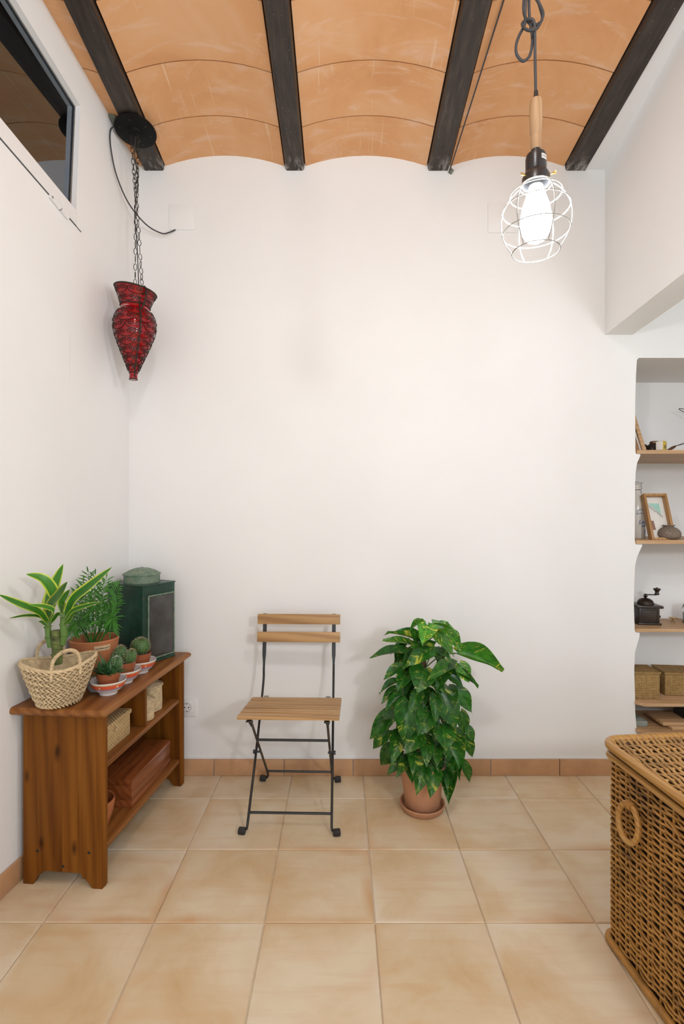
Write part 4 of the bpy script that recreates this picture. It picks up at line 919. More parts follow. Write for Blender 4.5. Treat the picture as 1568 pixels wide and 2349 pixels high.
# back slats, leaning slightly
for zc, yc in ((0.765, 0.338), (0.687, 0.326)):
    o = slat(yc - 0.016, zc, 0.045, 90 - 8, 0.014, 'back_slat', 0.187)
def rod(name, pts, r=0.0052, n=8, **kw):
    mb = MB(); mb.tube(pts, r, n, **kw); return mb.build(name, M['black'], chair)
YFF, YBF = -0.008, 0.372                              # front and back feet (local y)
for s in (-1, 1):
    xo = s * 0.160
    # long leg: front foot -> pivot -> behind the seat -> flattened strip carrying the back slats
    a = Vector((xo + s * 0.004, YFF, 0.030)); piv = Vector((xo * 1.005, 0.150, 0.243)); top = Vector((xo * 0.985, 0.292, 0.470)); up = Vector((xo * 0.985, 0.311, 0.54)); fl = Vector((xo * 0.985, 0.3185, 0.578))
    pts = smooth_pts([a, a.lerp(piv, 0.5), piv, top, up, fl], 5)
    rod('long_leg', [Vector((xo + s * 0.016, YFF - 0.004, 0.012)), Vector((xo + s * 0.006, YFF - 0.002, 0.018))] + pts, 0.0052)
    mb = MB(); rows_ = []
    for z, y, hwid, th in ((0.566, 0.3225, 0.0046, 0.0046), (0.585, 0.3255, 0.0062, 0.0034), (0.602, 0.3275, 0.0082, 0.0022), (0.625, 0.3305, 0.0085, 0.0018), (0.785, 0.352, 0.0085, 0.0018)):
        rows_.append([(xo * 0.985 - hwid, y - th - .006, z), (xo * 0.985 + hwid, y - th - .006, z), (xo * 0.985 + hwid, y + th - .006, z), (xo * 0.985 - hwid, y + th - .006, z)])
    mb.grid(rows_, closed=True); mb.add(rows_[-1], [(0, 1, 2, 3)]); mb.build('back_strip', M['black'], chair)
    # short leg: seat front -> back foot
    xi = s * 0.148
    b0 = Vector((xi, -0.030, 0.452)); b1 = Vector((xi, YBF, 0.034))
    rod('short_leg', [b0, b0.lerp(b1, 0.5), b1, Vector((xi + s * 0.006, YBF + 0.003, 0.018)), Vector((xi + s * 0.018, YBF + 0.006, 0.013))], 0.0052)
    mb = MB(); mb.tube([piv + Vector((-s * 0.020, 0, 0)), piv + Vector((s * 0.009, 0, 0))], 0.0045, 8); mb.tube([piv + Vector((s * 0.006, 0, 0)), piv + Vector((s * 0.012, 0, 0))], 0.0085, 10); mb.build('pivot_rivet', M['black'], chair)
    for x_, y_ in ((xo + s * 0.024, YFF - 0.006), (xi + s * 0.026, YBF + 0.008)):
        mb = MB(); mb.box((0, 0, 0), (0.030, 0.021, 0.0235), 0.006); o = mb.build('foot_cap', M['rubber'], chair); o.location = (x_, y_, 0.012); o.rotation_euler = (0, rad(-s * 6), 0)
    # under-seat bracket and hinge tab
    mb = MB(); mb.box((xi, 0.094, 0.4385), (0.020, 0.325, 0.004), 0.0008, M=TR(0, 0, 0.0) @ TR(0, .094, .4385) @ RX(math.degrees(math.atan2(ZB - ZF, SB - SF))) @ TR(0, -.094, -.4385)); mb.build('seat_rail', M['black'], chair)
    mb = MB(); mb.box((xi * 0.92, 0.258, 0.436), (0.020, 0.018, 0.003), 0.0008); mb.build('hinge_tab', M['steel'], chair)
    mb = MB(); mb.prism([(-0.010, 0), (0.012, 0), (0.004, -0.024)], -0.0015, 0.0015, TR(xi, -0.034, 0.448) @ RX(90)); mb.build('seat_hook', M['black'], chair)
rod('crossbar', [(-0.161, 0.020, 0.064), (0.161, 0.020, 0.064)], 0.0050)
rod('crossbar', [(-0.148, 0.352, 0.060), (0.148, 0.352, 0.060)], 0.0050)
rod('crossbar', [(-0.148, 0.094, 0.318), (0.148, 0.094, 0.318)], 0.0055)

# ------------------------------------------------------------------ pothos on a pole
PX0, PD = 968.0, 2.165
pp = P(PX0, 1174, PD); pp = Vector((pp.x, PD, 0))
sc_ = thing('plant_saucer', 'round terracotta saucer on the floor under the trailing plant', 'saucer', pp + Vector((0, 0, 0.0006)))
mb = MB(); mb.lathe([(0, 0), (0.080, 0), (0.088, 0.006), (0.0935, 0.022), (0.0955, 0.0255), (0.0945, 0.029), (0.090, 0.0285), (0.085, 0.022), (0.078, 0.010), (0, 0.009)], 48); mb.build('dish', M['terra2'], sc_)
pt_ = thing('plant_pot', 'tall terracotta floor pot of the variegated trailing plant', 'pot', pp + Vector((0, 0, 0.0100)))
mb = MB(); mb.lathe([(0, 0), (0.068, 0), (0.0715, 0.004), (0.090, 0.150), (0.096, 0.153), (0.099, 0.185), (0.096, 0.188), (0.090, 0.184), (0.086, 0.155), (0, 0.152)], 48); mb.build('body', M['terra2'], pt_)
mb = MB(); mb.lathe([(0, 0.165), (0.05, 0.166), (0.0865, 0.162)], 32); mb.build('soil', M['soil'], pt_)
ph_ = thing('pothos_plant', 'tall bushy pothos with yellow flecked heart shaped leaves', 'plant', pp + Vector((0, 0, 0.175)))
mb = MB(); mb.tube([(0, 0.02, -0.02), (0, 0.02, 0.2), (0.002, 0.02, 0.48)], 0.019, 12); mb.build('moss_pole', M['bark'], ph_)
def heart(droop, fold, twist, name='leaf'):
    mb = MB(); rows_ = []; nu, qs = 11, (-1, -0.7, -0.35, 0, 0.35, 0.7, 1)
    for i in range(nu + 1):
        u = i / nu; w = 0.5 * (math.sin(math.pi * min(1, u * 0.985 + 0.015) ** 0.66) ** 0.85); w *= 1 - 0.15 * u; w = max(w, 0.004)
        if u > 0.8: w *= 1 - 0.35 * ((u - 0.8) / 0.2)
        row = []
        for q in qs:
            back = -0.13 * abs(q) ** 1.5 * max(0, 1 - u / 0.35) ** 1.5
            x = q * w; z = fold * abs(q) ** 1.3 * w - droop * u * u + 0.02 * math.sin(u * 9 + q * 2.5) * abs(q) + twist * q * u * 0.25
            row.append((x, u + back - 0.06 * droop * u * u, z))
        rows_.append(row)
    mb.grid(rows_); return mb.mesh(name, M['pothos'], 80)
HM = [heart(0.22, 0.30, 0.1), heart(0.35, 0.42, -0.15), heart(0.12, 0.22, 0.2), heart(0.45, 0.30, 0.0), heart(0.25, 0.55, -0.25)]
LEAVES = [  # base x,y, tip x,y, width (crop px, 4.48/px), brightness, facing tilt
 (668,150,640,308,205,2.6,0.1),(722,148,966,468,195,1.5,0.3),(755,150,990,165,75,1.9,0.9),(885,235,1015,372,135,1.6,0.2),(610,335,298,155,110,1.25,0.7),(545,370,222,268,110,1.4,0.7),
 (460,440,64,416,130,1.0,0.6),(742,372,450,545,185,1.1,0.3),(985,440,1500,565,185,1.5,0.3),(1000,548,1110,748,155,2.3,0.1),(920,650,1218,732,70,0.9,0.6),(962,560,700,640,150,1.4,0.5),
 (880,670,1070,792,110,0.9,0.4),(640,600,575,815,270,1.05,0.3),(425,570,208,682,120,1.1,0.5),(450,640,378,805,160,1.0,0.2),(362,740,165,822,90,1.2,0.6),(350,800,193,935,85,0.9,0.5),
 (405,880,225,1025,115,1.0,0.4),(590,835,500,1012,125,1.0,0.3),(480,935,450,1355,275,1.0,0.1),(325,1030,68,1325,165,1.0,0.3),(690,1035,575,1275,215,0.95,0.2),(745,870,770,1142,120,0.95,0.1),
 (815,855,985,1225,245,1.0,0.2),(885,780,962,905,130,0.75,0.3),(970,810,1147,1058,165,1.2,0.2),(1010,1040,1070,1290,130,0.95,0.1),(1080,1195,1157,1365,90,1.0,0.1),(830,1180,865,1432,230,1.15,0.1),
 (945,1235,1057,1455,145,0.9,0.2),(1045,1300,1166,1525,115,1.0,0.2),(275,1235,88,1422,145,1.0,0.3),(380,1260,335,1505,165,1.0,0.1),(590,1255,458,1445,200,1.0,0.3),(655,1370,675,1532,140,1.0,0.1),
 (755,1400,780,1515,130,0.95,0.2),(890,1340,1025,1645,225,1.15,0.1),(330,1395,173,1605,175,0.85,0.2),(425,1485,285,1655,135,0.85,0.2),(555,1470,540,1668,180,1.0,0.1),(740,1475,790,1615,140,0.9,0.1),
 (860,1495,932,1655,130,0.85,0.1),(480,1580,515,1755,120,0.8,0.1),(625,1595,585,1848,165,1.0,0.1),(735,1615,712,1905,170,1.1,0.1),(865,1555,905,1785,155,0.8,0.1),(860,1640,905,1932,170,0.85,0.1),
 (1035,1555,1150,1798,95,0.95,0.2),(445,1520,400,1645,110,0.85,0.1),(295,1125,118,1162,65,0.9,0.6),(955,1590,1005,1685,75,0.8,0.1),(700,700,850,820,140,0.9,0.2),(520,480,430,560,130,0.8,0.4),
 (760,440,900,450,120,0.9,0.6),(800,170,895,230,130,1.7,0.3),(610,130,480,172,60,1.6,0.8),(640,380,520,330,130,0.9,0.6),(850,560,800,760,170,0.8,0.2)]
stems = MB()
def leaf_at(base, tip, w, b, tilt, mi=None):
    yv = tip - base; l = yv.length; yv.normalize(); cv = Vector((0, -1, 0)) * (1 - tilt) + Vector((0, 0, 1)) * (0.35 + tilt)
    zv = (cv - yv * cv.dot(yv)).normalized(); xv = yv.cross(zv).normalized()
    Mx = Matrix((xv, yv, zv)).transposed().to_4x4(); Mx.translation = base
    me = HM[R.randrange(len(HM)) if mi is None else mi]
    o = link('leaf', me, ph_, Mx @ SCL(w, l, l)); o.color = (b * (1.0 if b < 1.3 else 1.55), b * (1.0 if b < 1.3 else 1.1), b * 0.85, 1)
    ax = Vector((R.uniform(-.012, .012), 0.01, max(0.0, base.z - R.uniform(0.05, 0.11))))
    stems.tube(smooth_pts([ax, ax.lerp(base, 0.5) + Vector((0, 0, 0.025)), base], 4), 0.0026, 5)
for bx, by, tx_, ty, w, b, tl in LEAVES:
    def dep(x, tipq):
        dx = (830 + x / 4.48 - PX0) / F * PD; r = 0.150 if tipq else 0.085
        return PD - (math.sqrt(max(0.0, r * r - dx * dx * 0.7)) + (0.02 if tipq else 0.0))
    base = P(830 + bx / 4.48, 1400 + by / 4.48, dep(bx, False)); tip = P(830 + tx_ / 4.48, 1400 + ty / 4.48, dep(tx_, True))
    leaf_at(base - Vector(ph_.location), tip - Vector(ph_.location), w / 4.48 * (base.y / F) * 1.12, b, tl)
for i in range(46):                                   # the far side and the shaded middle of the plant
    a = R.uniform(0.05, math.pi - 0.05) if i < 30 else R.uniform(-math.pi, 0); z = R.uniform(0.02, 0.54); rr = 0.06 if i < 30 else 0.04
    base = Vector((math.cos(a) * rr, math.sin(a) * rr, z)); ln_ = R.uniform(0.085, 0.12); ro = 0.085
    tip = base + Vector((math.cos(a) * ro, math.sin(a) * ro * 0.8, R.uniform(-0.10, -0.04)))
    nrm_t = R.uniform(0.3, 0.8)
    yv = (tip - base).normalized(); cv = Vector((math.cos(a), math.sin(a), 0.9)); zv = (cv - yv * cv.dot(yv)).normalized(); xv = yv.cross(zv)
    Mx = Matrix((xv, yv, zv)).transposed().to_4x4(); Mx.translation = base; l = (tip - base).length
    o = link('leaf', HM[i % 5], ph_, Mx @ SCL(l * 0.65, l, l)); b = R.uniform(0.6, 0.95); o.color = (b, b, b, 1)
o = stems.build('stems', M['stem'], ph_)

# ------------------------------------------------------------------ red glass hanging lamp
dl = 2.2187; lx, lz = (311 - CX) / F * dl, 0
zpl = zslope(ZBEAM, dl)
red = thing('red_glass_lamp', 'red glass lantern in scrolled dark wire, hung on chains from a black plate', 'lamp', (lx, dl, zpl))
mb = MB(); mb.lathe([(0.0, -0.030), (0.030, -0.029), (0.034, -0.020), (0.055, -0.017), (0.078, -0.014), (0.0855, -0.011), (0.0865, -0.007), (0.084, -0.003), (0.0, -0.001)], 48)
cp = mb.build('ceiling_plate', M['plate'], red); cp.rotation_euler = (-math.atan(SLOPE), 0, 0)
for a in (0.3, 1.4, 2.5, 3.6, 4.7, 5.8):
    mb = MB(); mb.lathe([(0, -0.0022), (0.003, -0.0015), (0.0035, 0)], 10); k_ = mb.build('plate_stud', M['iron'], cp); k_.location = (0.062 * math.cos(a), 0.062 * math.sin(a), -0.0155)
ZR = (H + (CY - 668) / F * dl) - zpl; ZTIP = (H + (CY - 871) / F * dl) - zpl; HH = ZR - ZTIP
PROF = [(0.000, 0.0150), (0.02, 0.0175), (0.055, 0.0165), (0.075, 0.017), (0.12, 0.024), (0.20, 0.036), (0.30, 0.052), (0.40, 0.067), (0.50, 0.0805), (0.58, 0.0865), (0.64, 0.0865), (0.70, 0.0805), (0.76, 0.068), (0.80, 0.0600), (0.84, 0.0600), (0.89, 0.066), (0.95, 0.076), (1.00, 0.0845)]
def lr(t): return lerp_tab(PROF, t)
def lpt(a, t, off=0.0):
    r = lr(t) + off; x = r * math.cos(a); tilt = -0.16 * x * max(0, (t - 0.75) / 0.25); return Vector((x - 0.010 * (1 - t), r * math.sin(a), ZTIP + HH * t + tilt))
mb = MB(); n = 60; rows_ = []
for j in range(49):
    t = j / 48
    rows_.append([lpt(2 * math.pi * i / n, t, 0.0016 * math.sin(t * 70) * (1 if 0.1 < t < 0.8 else 0.2) - 0.0008) for i in range(n)])
mb.grid(rows_, closed=True); mb.add(rows_[0], [tuple(reversed(range(n)))])
inner = [[lpt(2 * math.pi * i / n, t, -0.005) for i in range(n)] for t in (1.0, 0.9, 0.82, 0.7, 0.6, 0.45, 0.3)]
mb.grid([rows_[-1]] + inner, closed=True); mb.build('glass_body', M['ruby'], red, angle=80)
sw = MB()
def wire(f, r=0.0014): sw.tube(f, r, 5)
NC = 7
def spiral(cx, cy, r0, r1, a0, a1, n=12): return [(cx + (r0 + (r1 - r0) * k / n) * math.cos(a0 + (a1 - a0) * k / n), cy + (r0 + (r1 - r0) * k / n) * math.sin(a0 + (a1 - a0) * k / n)) for k in range(n + 1)]
lft = spiral(-0.44, 0.22, 0.10, 0.44, math.pi * -1.6, math.pi * 1.0, 16)
CELL = lft + [(-0.80, -0.25), (-0.55, -0.62), (0.0, -0.80), (0.55, -0.62), (0.80, -0.25)] + [(-x, y) for x, y in reversed(lft)]
for c in range(NC):
    a0 = 2 * math.pi * c / NC + 0.15
    for rI in range(10):                              # rows of wire scrolls, each a U with two inward curls
        tc_, ht = (0.135 + rI * 0.0835, 0.053) if rI < 8 else ((0.868, 0.042) if rI == 8 else (0.948, 0.050))
        aa = a0 + (math.pi / NC if rI % 2 and rI > 3 else 0)
        wire([lpt(aa + x * math.pi / NC * 1.08, tc_ + y * ht, 0.0026) for x, y in CELL], 0.0014)
o = sw.build('wire_scrolls', M['iron'], red)
for t, r in ((1.0, 0.0032), (0.82, 0.0026), (0.075, 0.002), (0.004, 0.0022)):
    mb = MB(); mb.tube([lpt(2 * math.pi * i / 48, t, 0.001) for i in range(48)], r, 6, closed=True); mb.build('wire_ring', M['iron'], red)
HA = [-0.92, 1.98]
for a in HA:                                          # ribs ending in a scrolled bracket at the neck
    mb = MB(); mb.tube([lpt(a, t, 0.0028) for t in [0.02 + 0.86 * k / 24 for k in range(25)]], 0.0027, 6)
    ctr = lpt(a, 0.84, 0.0); od = Vector((math.cos(a + 0.75), math.sin(a + 0.75), 0))
    def q_(u, v): return ctr + od * u + Vector((0, 0, v))
    mb.tube(smooth_pts([q_(0.004, -0.075), q_(0.020, -0.080), q_(0.026, -0.066), q_(0.018, -0.058), q_(0.008, -0.064)], 5), 0.0036, 6)
    mb.tube(smooth_pts([q_(0.006, -0.070), q_(0.012, -0.03), q_(0.030, 0.010), q_(0.030, 0.050), q_(0.020, 0.062), q_(0.010, 0.050), q_(0.012, 0.030), q_(0.020, 0.030)], 6), 0.0036, 6)
    mb.build('scroll_bracket', M['iron'], red)
lm = MB(); ll, lw = 0.0135, 0.0068
lm.tube([(lw * math.cos(q) , 0, ll * math.sin(q) if abs(math.sin(q)) < 2 else 0) for q in [j * 2 * math.pi / 16 for j in range(16)]], 0.0014, 5, closed=True)
lme = lm.mesh('chain_link', M['iron'])
for ci, a in enumerate(HA):
    ch_ = bpy.data.objects.new('chain', None); COL.objects.link(ch_); ch_.parent = red
    A = Vector(((0.016, -0.016)[ci], (-0.012, -0.008)[ci], -0.030)); B = lpt(a, 0.985, 0.010) + Vector((0, 0, 0.014))
    if ci == 0: Bx = lpt(a, 0.985, 0.012)
    n_ = 27
    mid_ = A.lerp(B, 0.42); mid_.x = 0.003 + (0.006, -0.006)[ci]; mid_.y *= 0.3
    path = smooth_pts([A, A.lerp(mid_, .5) , mid_, mid_.lerp(B, .5), B], 14); tot = len(path) - 1
    for k in range(n_):
        u = (k + 0.5) / n_ * tot; i = min(tot - 1, int(u)); p = path[i].lerp(path[i + 1], u - i); tv = (path[i + 1] - path[i]).normalized()
        q = tv.to_track_quat('Z', 'Y').to_matrix().to_4x4(); q.translation = p
        link('chain_link', lme, ch_, q @ RZ(90 * (k % 2) + R.uniform(-25, 25)) @ SCL(1, 1, (tv.length * (A - B).length / n_ * 0.5 + 0.0018) / ll))
mb = MB(); mb.tube(smooth_pts([(0.0, 0, -0.028), (-0.004, 0, -0.12), (0.010, 0, -0.22), (-0.004, 0, -0.36), (0.006, 0, -0.50), (0.016, 0, ZR - 0.05)], 8), 0.0022, 6); mb.build('flex', M['cord'], red)

# cable from the plate to the blank wall box
def offwall(px, py, d):
    p = P(px, py, d)
    while p.x < xw(d, p.z) + 0.006: d -= 0.005; p = P(px, py, d)
    return p
cb_ = MB(); pts = [(262, 290, 2.20), (253, 300, 2.19), (254, 340, 2.19), (268, 405, 2.24), (296, 468, 2.31), (335, 515, 2.38), (370, 535, 2.41), (388, 533, 2.425), (402, 527, 2.435)]
cb_.tube(smooth_pts([offwall(*q) for q in pts], 6), 0.0031, 8); o = cb_.build('lamp_cable', M['cord']); tag(o, 'dark cable drooping from the black plate to the wall box', 'cable')
jn = offwall(264, 294, 2.20); mb = MB(); mb.box((0, 0, 0), (0.030, 0.045, 0.020), 0.003); o = mb.build('cable_clip', M['sage']); o.location = (jn.x - 0.004, jn.y, zslope(ZS + 0.0185, jn.y) - 0.012); o.rotation_euler = (-math.atan(SLOPE), 0, 0); tag(o, 'small grey green connector block beside the black plate', 'connector')
def blank(px0, py0, px1, py1, label):
    mb = MB(); mb.box((0, 0, 0), (abs(px1 - px0) * S2, 0.005, abs(py1 - py0) * S2), 0.0022); o = mb.build('cover_plate', M['plaster']); o.location = (WX((px0 + px1) / 2), D - 0.0026, WZ((py0 + py1) / 2)); tag(o, label, 'cover plate', 'blank wall box covers')
blank(388, 470, 447, 528, 'blank white wall box cover where the drooping cable ends'); blank(1118, 465, 1183, 535, 'blank white wall box cover behind the glowing caged bulb')
sk = thing('wall_socket', 'white wall socket low on the back wall beside the shelf unit', 'socket', (WX(429.5), D - 0.0005, WZ(1621)))
mb = MB(); mb.box((0, -0.0035, 0), (0.085, 0.007, 0.085), 0.003); mb.build('cover_frame', M['white'], sk)
mb = MB(); mb.box((0, -0.0075, 0), (0.056, 0.004, 0.056), 0.0015); ins = mb.build('insert', M['white'], sk)
mb = MB(); mb.lathe([(0.0215, 0.0), (0.0205, 0.0012), (0.0190, 0.0), (0.0185, -0.0005), (0.0, -0.0005)], 32, TR(0, -0.0096, 0) @ RX(90)); mb.build('socket_cup', M['greybowl'], ins)
for sx_ in (-1, 1):
    mb = MB(); mb.lathe([(0, 0.0012), (0.0030, 0.0012), (0.0030, 0)], 12, TR(sx_ * 0.0095, -0.0098, 0) @ RX(90)); mb.build('pin_hole', M['black'], ins)
    mb = MB(); mb.box((0, -0.0105, sx_ * 0.0175), (0.004, 0.002, 0.005), 0.0004); mb.build('earth_clip', M['steel'], ins)

# ------------------------------------------------------------------ caged work-light pendant
pdl = 1.10; pxx = (1228.5 - CX) / F * pdl
def pz(py): return H + (CY - py) / F * pdl
Z0p = pz(470)
pen = thing('caged_pendant_lamp', 'glowing bulb in a white wire cage under a wooden handle, hanging on a knotted cord', 'lamp', (pxx, pdl, Z0p))
def zz(py): return pz(py) - Z0p
mb = MB(); h0, h1 = zz(345), zz(226); hh = h1 - h0
mb.lathe([(0.0095, h0), (0.0105, h0 + .002), (0.0118, h0 + hh * 0.22), (0.0112, h0 + hh * 0.26), (0.0108, h0 + hh * 0.28), (0.0122, h0 + hh * 0.30), (0.0135, h0 + hh * 0.60), (0.0136, h0 + hh * 0.85), (0.0115, h0 + hh * 0.97), (0.006, h1), (0, h1)], 28); mb.build('wooden_handle', M['handle'], pen)
mb = MB(); mb.lathe([(0.0060, zz(229)), (0.0068, zz(224)), (0.0052, zz(221)), (0.0040, zz(209)), (0.0022, zz(207))], 18); mb.build('cord_grip', M['socket'], pen)
mb = MB(); mb.lathe([(0.0098, zz(340)), (0.0098, zz(349)), (0.012, zz(350)), (0.0195, zz(356)), (0.0215, zz(364)), (0.0215, zz(395)), (0.0245, zz(399)), (0.0285, zz(408)), (0.0295, zz(424)), (0.027, zz(426)), (0.0195, zz(405)), (0, zz(404))], 36); skt = mb.build('lamp_holder', M['socket'], pen)
mb = MB(); a_ = rad(-62)
mb.grid([[(0.0217 * math.cos(a_ + t), 0.0217 * math.sin(a_ + t), z) for t in (-.3, -.1, .1, .3, .45)] for z in (zz(377), zz(366))]); stk = mb.build('rating_sticker', M['paper'], skt)
mb = MB()
for i in range(6): mb.grid([[(0.0219 * math.cos(a_ - .22 + .09 * i + t), 0.0219 * math.sin(a_ - .22 + .09 * i + t), z) for t in (0, 0.03)] for z in (zz(374), zz(369))])
mb.build('sticker_print', M['ink'], stk)
for a in (rad(-35), rad(205)):
    mb = MB(); c0 = Vector((0.030 * math.cos(a), 0.030 * math.sin(a), zz(411))); od = Vector((math.cos(a), math.sin(a), 0))
    mb.tube([c0 - od * 0.002, c0 + od * 0.006], 0.0016, 8); mb.box((0, 0, 0), (0.008, 0.0018, 0.006), 0.0006, M=TR(*(c0 + od * 0.008)) @ Matrix.Rotation(a, 4, 'Z')); mb.build('wing_screw', M['brass'], pen)
# cage: six meridians and five rings
CPROF = [(zz(424), 0.030), (zz(438), 0.046), (zz(455), 0.0590), (zz(480), 0.0690), (zz(505), 0.0715), (zz(530), 0.0690), (zz(555), 0.0600), (zz(570), 0.0510), (zz(577), 0.0485)]
CPROF = [(z, r) for z, r in CPROF]
cps = smooth_pts([(r, 0, z) for z, r in CPROF], 5)
for i in range(6):
    a = i * math.pi / 3 - 0.363; mb = MB(); mb.tube([(p.x * math.cos(a), p.x * math.sin(a), p.z) for p in cps], 0.00115, 6); mb.build('cage_rib', M['cage'], pen)
def crad(z):
    for p, q in zip(cps, cps[1:]):
        if p.z >= z >= q.z: return p.x + (q.x - p.x) * (p.z - z) / max(1e-9, p.z - q.z)
    return cps[-1].x
for py in (426, 446, 480, 532, 577):
    z = zz(py); r = crad(z); mb = MB(); mb.tube([(r * math.cos(q), r * math.sin(q), z) for q in [j * 2 * math.pi / 40 for j in range(40)]], 0.00115, 6, closed=True); mb.build('cage_ring', M['cage'], pen)
mb = MB(); mb.lathe([(0.0135, zz(404)), (0.0135, zz(428)), (0.0145, zz(430))], 24); mb.build('bulb_collar', M['steel'], pen)
mb = MB(); mb.lathe([(0.0130, zz(425)), (0.0145, zz(434)), (0.020, zz(450)), (0.0275, zz(474)), (0.0318, zz(498)), (0.0320, zz(514)), (0.0285, zz(534)), (0.020, zz(549)), (0.009, zz(556)), (0, zz(557))], 32); mb.build('bulb', M['bulb'], pen)
# knotted cord up to the ceiling
ZC = zslope(ZS, pdl) + 0.045 - Z0p
def K(px, py, dd=0.0): return P(px, py, pdl + dd) - Vector((pxx, pdl, Z0p))
cd = MB()
cd.tube(smooth_pts([K(1228, 208), K(1226.5, 120), K(1226, 70, -.004), K(1224, 50, -.006), K(1217, 44, -.004), K(1204, 47, .004), K(1197, 55, .006), K(1204, 66, -.004), K(1216, 70, -.008), K(1230, 66, -.004), K(1240, 50), K(1245, 32), K(1238, 12), K(1226, -12), K(1218, -60)], 7), 0.0031, 8)
cd.tube(smooth_pts([K(1218, -50, .004), K(1213, 0, .004), K(1214, 40, .002), K(1219, 75, .004), K(1220, 100, .004), K(1214, 128, .002), K(1199, 140), K(1185, 126), K(1183, 105), K(1190, 82, .002), K(1203, 55, .004), K(1204, 30, -.004), K(1206, 0, -.004), K(1214, -60, .002)], 7), 0.0031, 8)
cd.tube(smooth_pts([K(1204, -30, .006), K(1200, 20, .006), K(1207, 45, .004), K(1222, 58, .003), K(1238, 52, .004), K(1243, 38, .006), K(1236, 10, .006), K(1222, -30, .006)], 7), 0.0031, 8)
cd.tube([K(1217, -50), Vector((0, 0, ZC))], 0.0033, 8)
cd.build('knotted_cord', M['cord'], pen)
mb = MB(); mb.lathe([(0, 0.001), (0.03, 0.0), (0.032, -0.012), (0.01, -0.022), (0, -0.022)], 24, TR(0, 0, ZC)); mb.build('ceiling_rose', M['socket'], pen)
tc = MB(); w0 = P(1030, 394, D - 0.012); w1 = P(1155, 0, 1.752); w2_ = w0 + (w1 - w0) * 1.9
tc.tube([w0, w0.lerp(w1, 0.5) + Vector((0, 0, -.002)), w1, w2_], 0.0030, 8); o = tc.build('ceiling_cable', M['cord']); tag(o, 'thin dark cable running up along the ceiling beside the third beam', 'cable')
mb = MB(); mb.box((0, 0, 0), (0.016, 0.018, 0.018), 0.002); o = mb.build('cable_clamp', M['sage']); o.location = P(1034, 393, D - 0.009); o.rotation_euler = (0.3, 0.5, 0.3); tag(o, 'tiny clamp holding the ceiling cable at the top of the wall', 'clamp')

# ------------------------------------------------------------------ wicker trunk
TRZ = rad(5.0)
tk = thing('wicker_trunk', 'large honey brown wicker trunk with ring handle and bent rattan rim', 'trunk', (0.774, 1.508, 0.0), TRZ)
# local: +x to the right, -y towards the camera; far near-side corner at the origin
LX, LY, TH2, RC = 0.92, 0.66, 0.575, 0.030
def path_rect(inset, z, n=5, r=RC):
    """rounded rectangle outline as points with outward normals"""
    out = []; r = max(0.004, r - inset)
    for cx, cy, a0 in ((LX - inset - r, -inset - r, 0), (inset + r, -inset - r, 90), (inset + r, -LY + inset + r, 180), (LX - inset - r, -LY + inset + r, 270)):
        for i in range(n + 1):
            a = rad(a0 + 90 * i / n); out.append(Vector((cx + r * math.cos(a), cy + r * math.sin(a), z)))
    return out
def resample(pts, step, closed=True):
    pts = pts + [pts[0]] if closed else pts; L_ = [0]
    for a, b in zip(pts, pts[1:]): L_.append(L_[-1] + (b - a).length)
    n = max(4, int(L_[-1] / step)); out = []; j = 0
    for i in range(n):
        s = L_[-1] * i / n
        while L_[j + 1] < s: j += 1
        out.append(pts[j].lerp(pts[j + 1], (s - L_[j]) / max(1e-9, L_[j + 1] - L_[j])))
    return out
core = MB(); pr_ = path_rect(0.012, 0)
core.prism([(p.x, p.y) for p in pr_], 0.012, TH2 - 0.03); core.build('lining', M['inside'], tk)
PITCH = 0.045; ring_pts = resample(path_rect(0.006, 0), PITCH); NS = len(ring_pts) - len(ring_pts) % 2
ring_pts = resample(path_rect(0.006, 0), sum((ring_pts[(i + 1) % len(ring_pts)] - ring_pts[i]).length for i in range(len(ring_pts))) / NS + 1e-6)
NS = len(ring_pts); cen = Vector((LX / 2, -LY / 2, 0))
def onorm(i, pts):
    t = (pts[(i + 1) % len(pts)] - pts[(i - 1) % len(pts)]); return Vector((t.y, -t.x, 0)).normalized() * -1
stk_ = MB()
for i, p in enumerate(ring_pts):
    x0 = p + Vector((0, 0, 0.012)); x1 = p + Vector((0, 0, TH2 - 0.022)); stk_.tube([x0, x1], 0.0036, 6)
stk_.build('stakes', M['rattan'], tk)['kind'] = 'stuff'
wv_ = MB(); NRW = 62; z_lo, z_hi = 0.030, TH2 - 0.054
SUB = 6
fine = resample(path_rect(0.006, 0), sum((ring_pts[(i + 1) % NS] - ring_pts[i]).length for i in range(NS)) / (NS * SUB) + 1e-7)
NF = len(fine); fn = []
for i in range(NF):
    t = fine[(i + 1) % NF] - fine[i - 1]; nn_ = Vector((t.y, -t.x, 0)).normalized()
    if nn_.dot(fine[i] - cen) < 0: nn_ = -nn_
    fn.append(nn_)
for r in range(NRW):
    z = z_lo + (z_hi - z_lo) * r / (NRW - 1); pts = []; ph = r % 2; w0_ = R.uniform(-.001, .001); rs = []
    for i in range(NF):
        s = math.sin(math.pi * (i / SUB + ph + 0.5)); off = (0.0044 * (1 if s > 0 else -1) * abs(s) ** 0.6)
        zz_ = z + w0_ + 0.0016 * math.sin(i * 0.13 + r * 1.7) + 0.0012 * math.sin(i * 0.41 + r * 0.6) + R.uniform(-.0008, .0008)
        pts.append(fine[i] + fn[i] * off + Vector((0, 0, zz_))); rs.append(0.0038 * R.uniform(0.8, 1.15))
    wv_.tube(pts, rs, 5, closed=True, flat=0.9)
o = wv_.build('weave', M['rattan'], tk); o['kind'] = 'stuff'
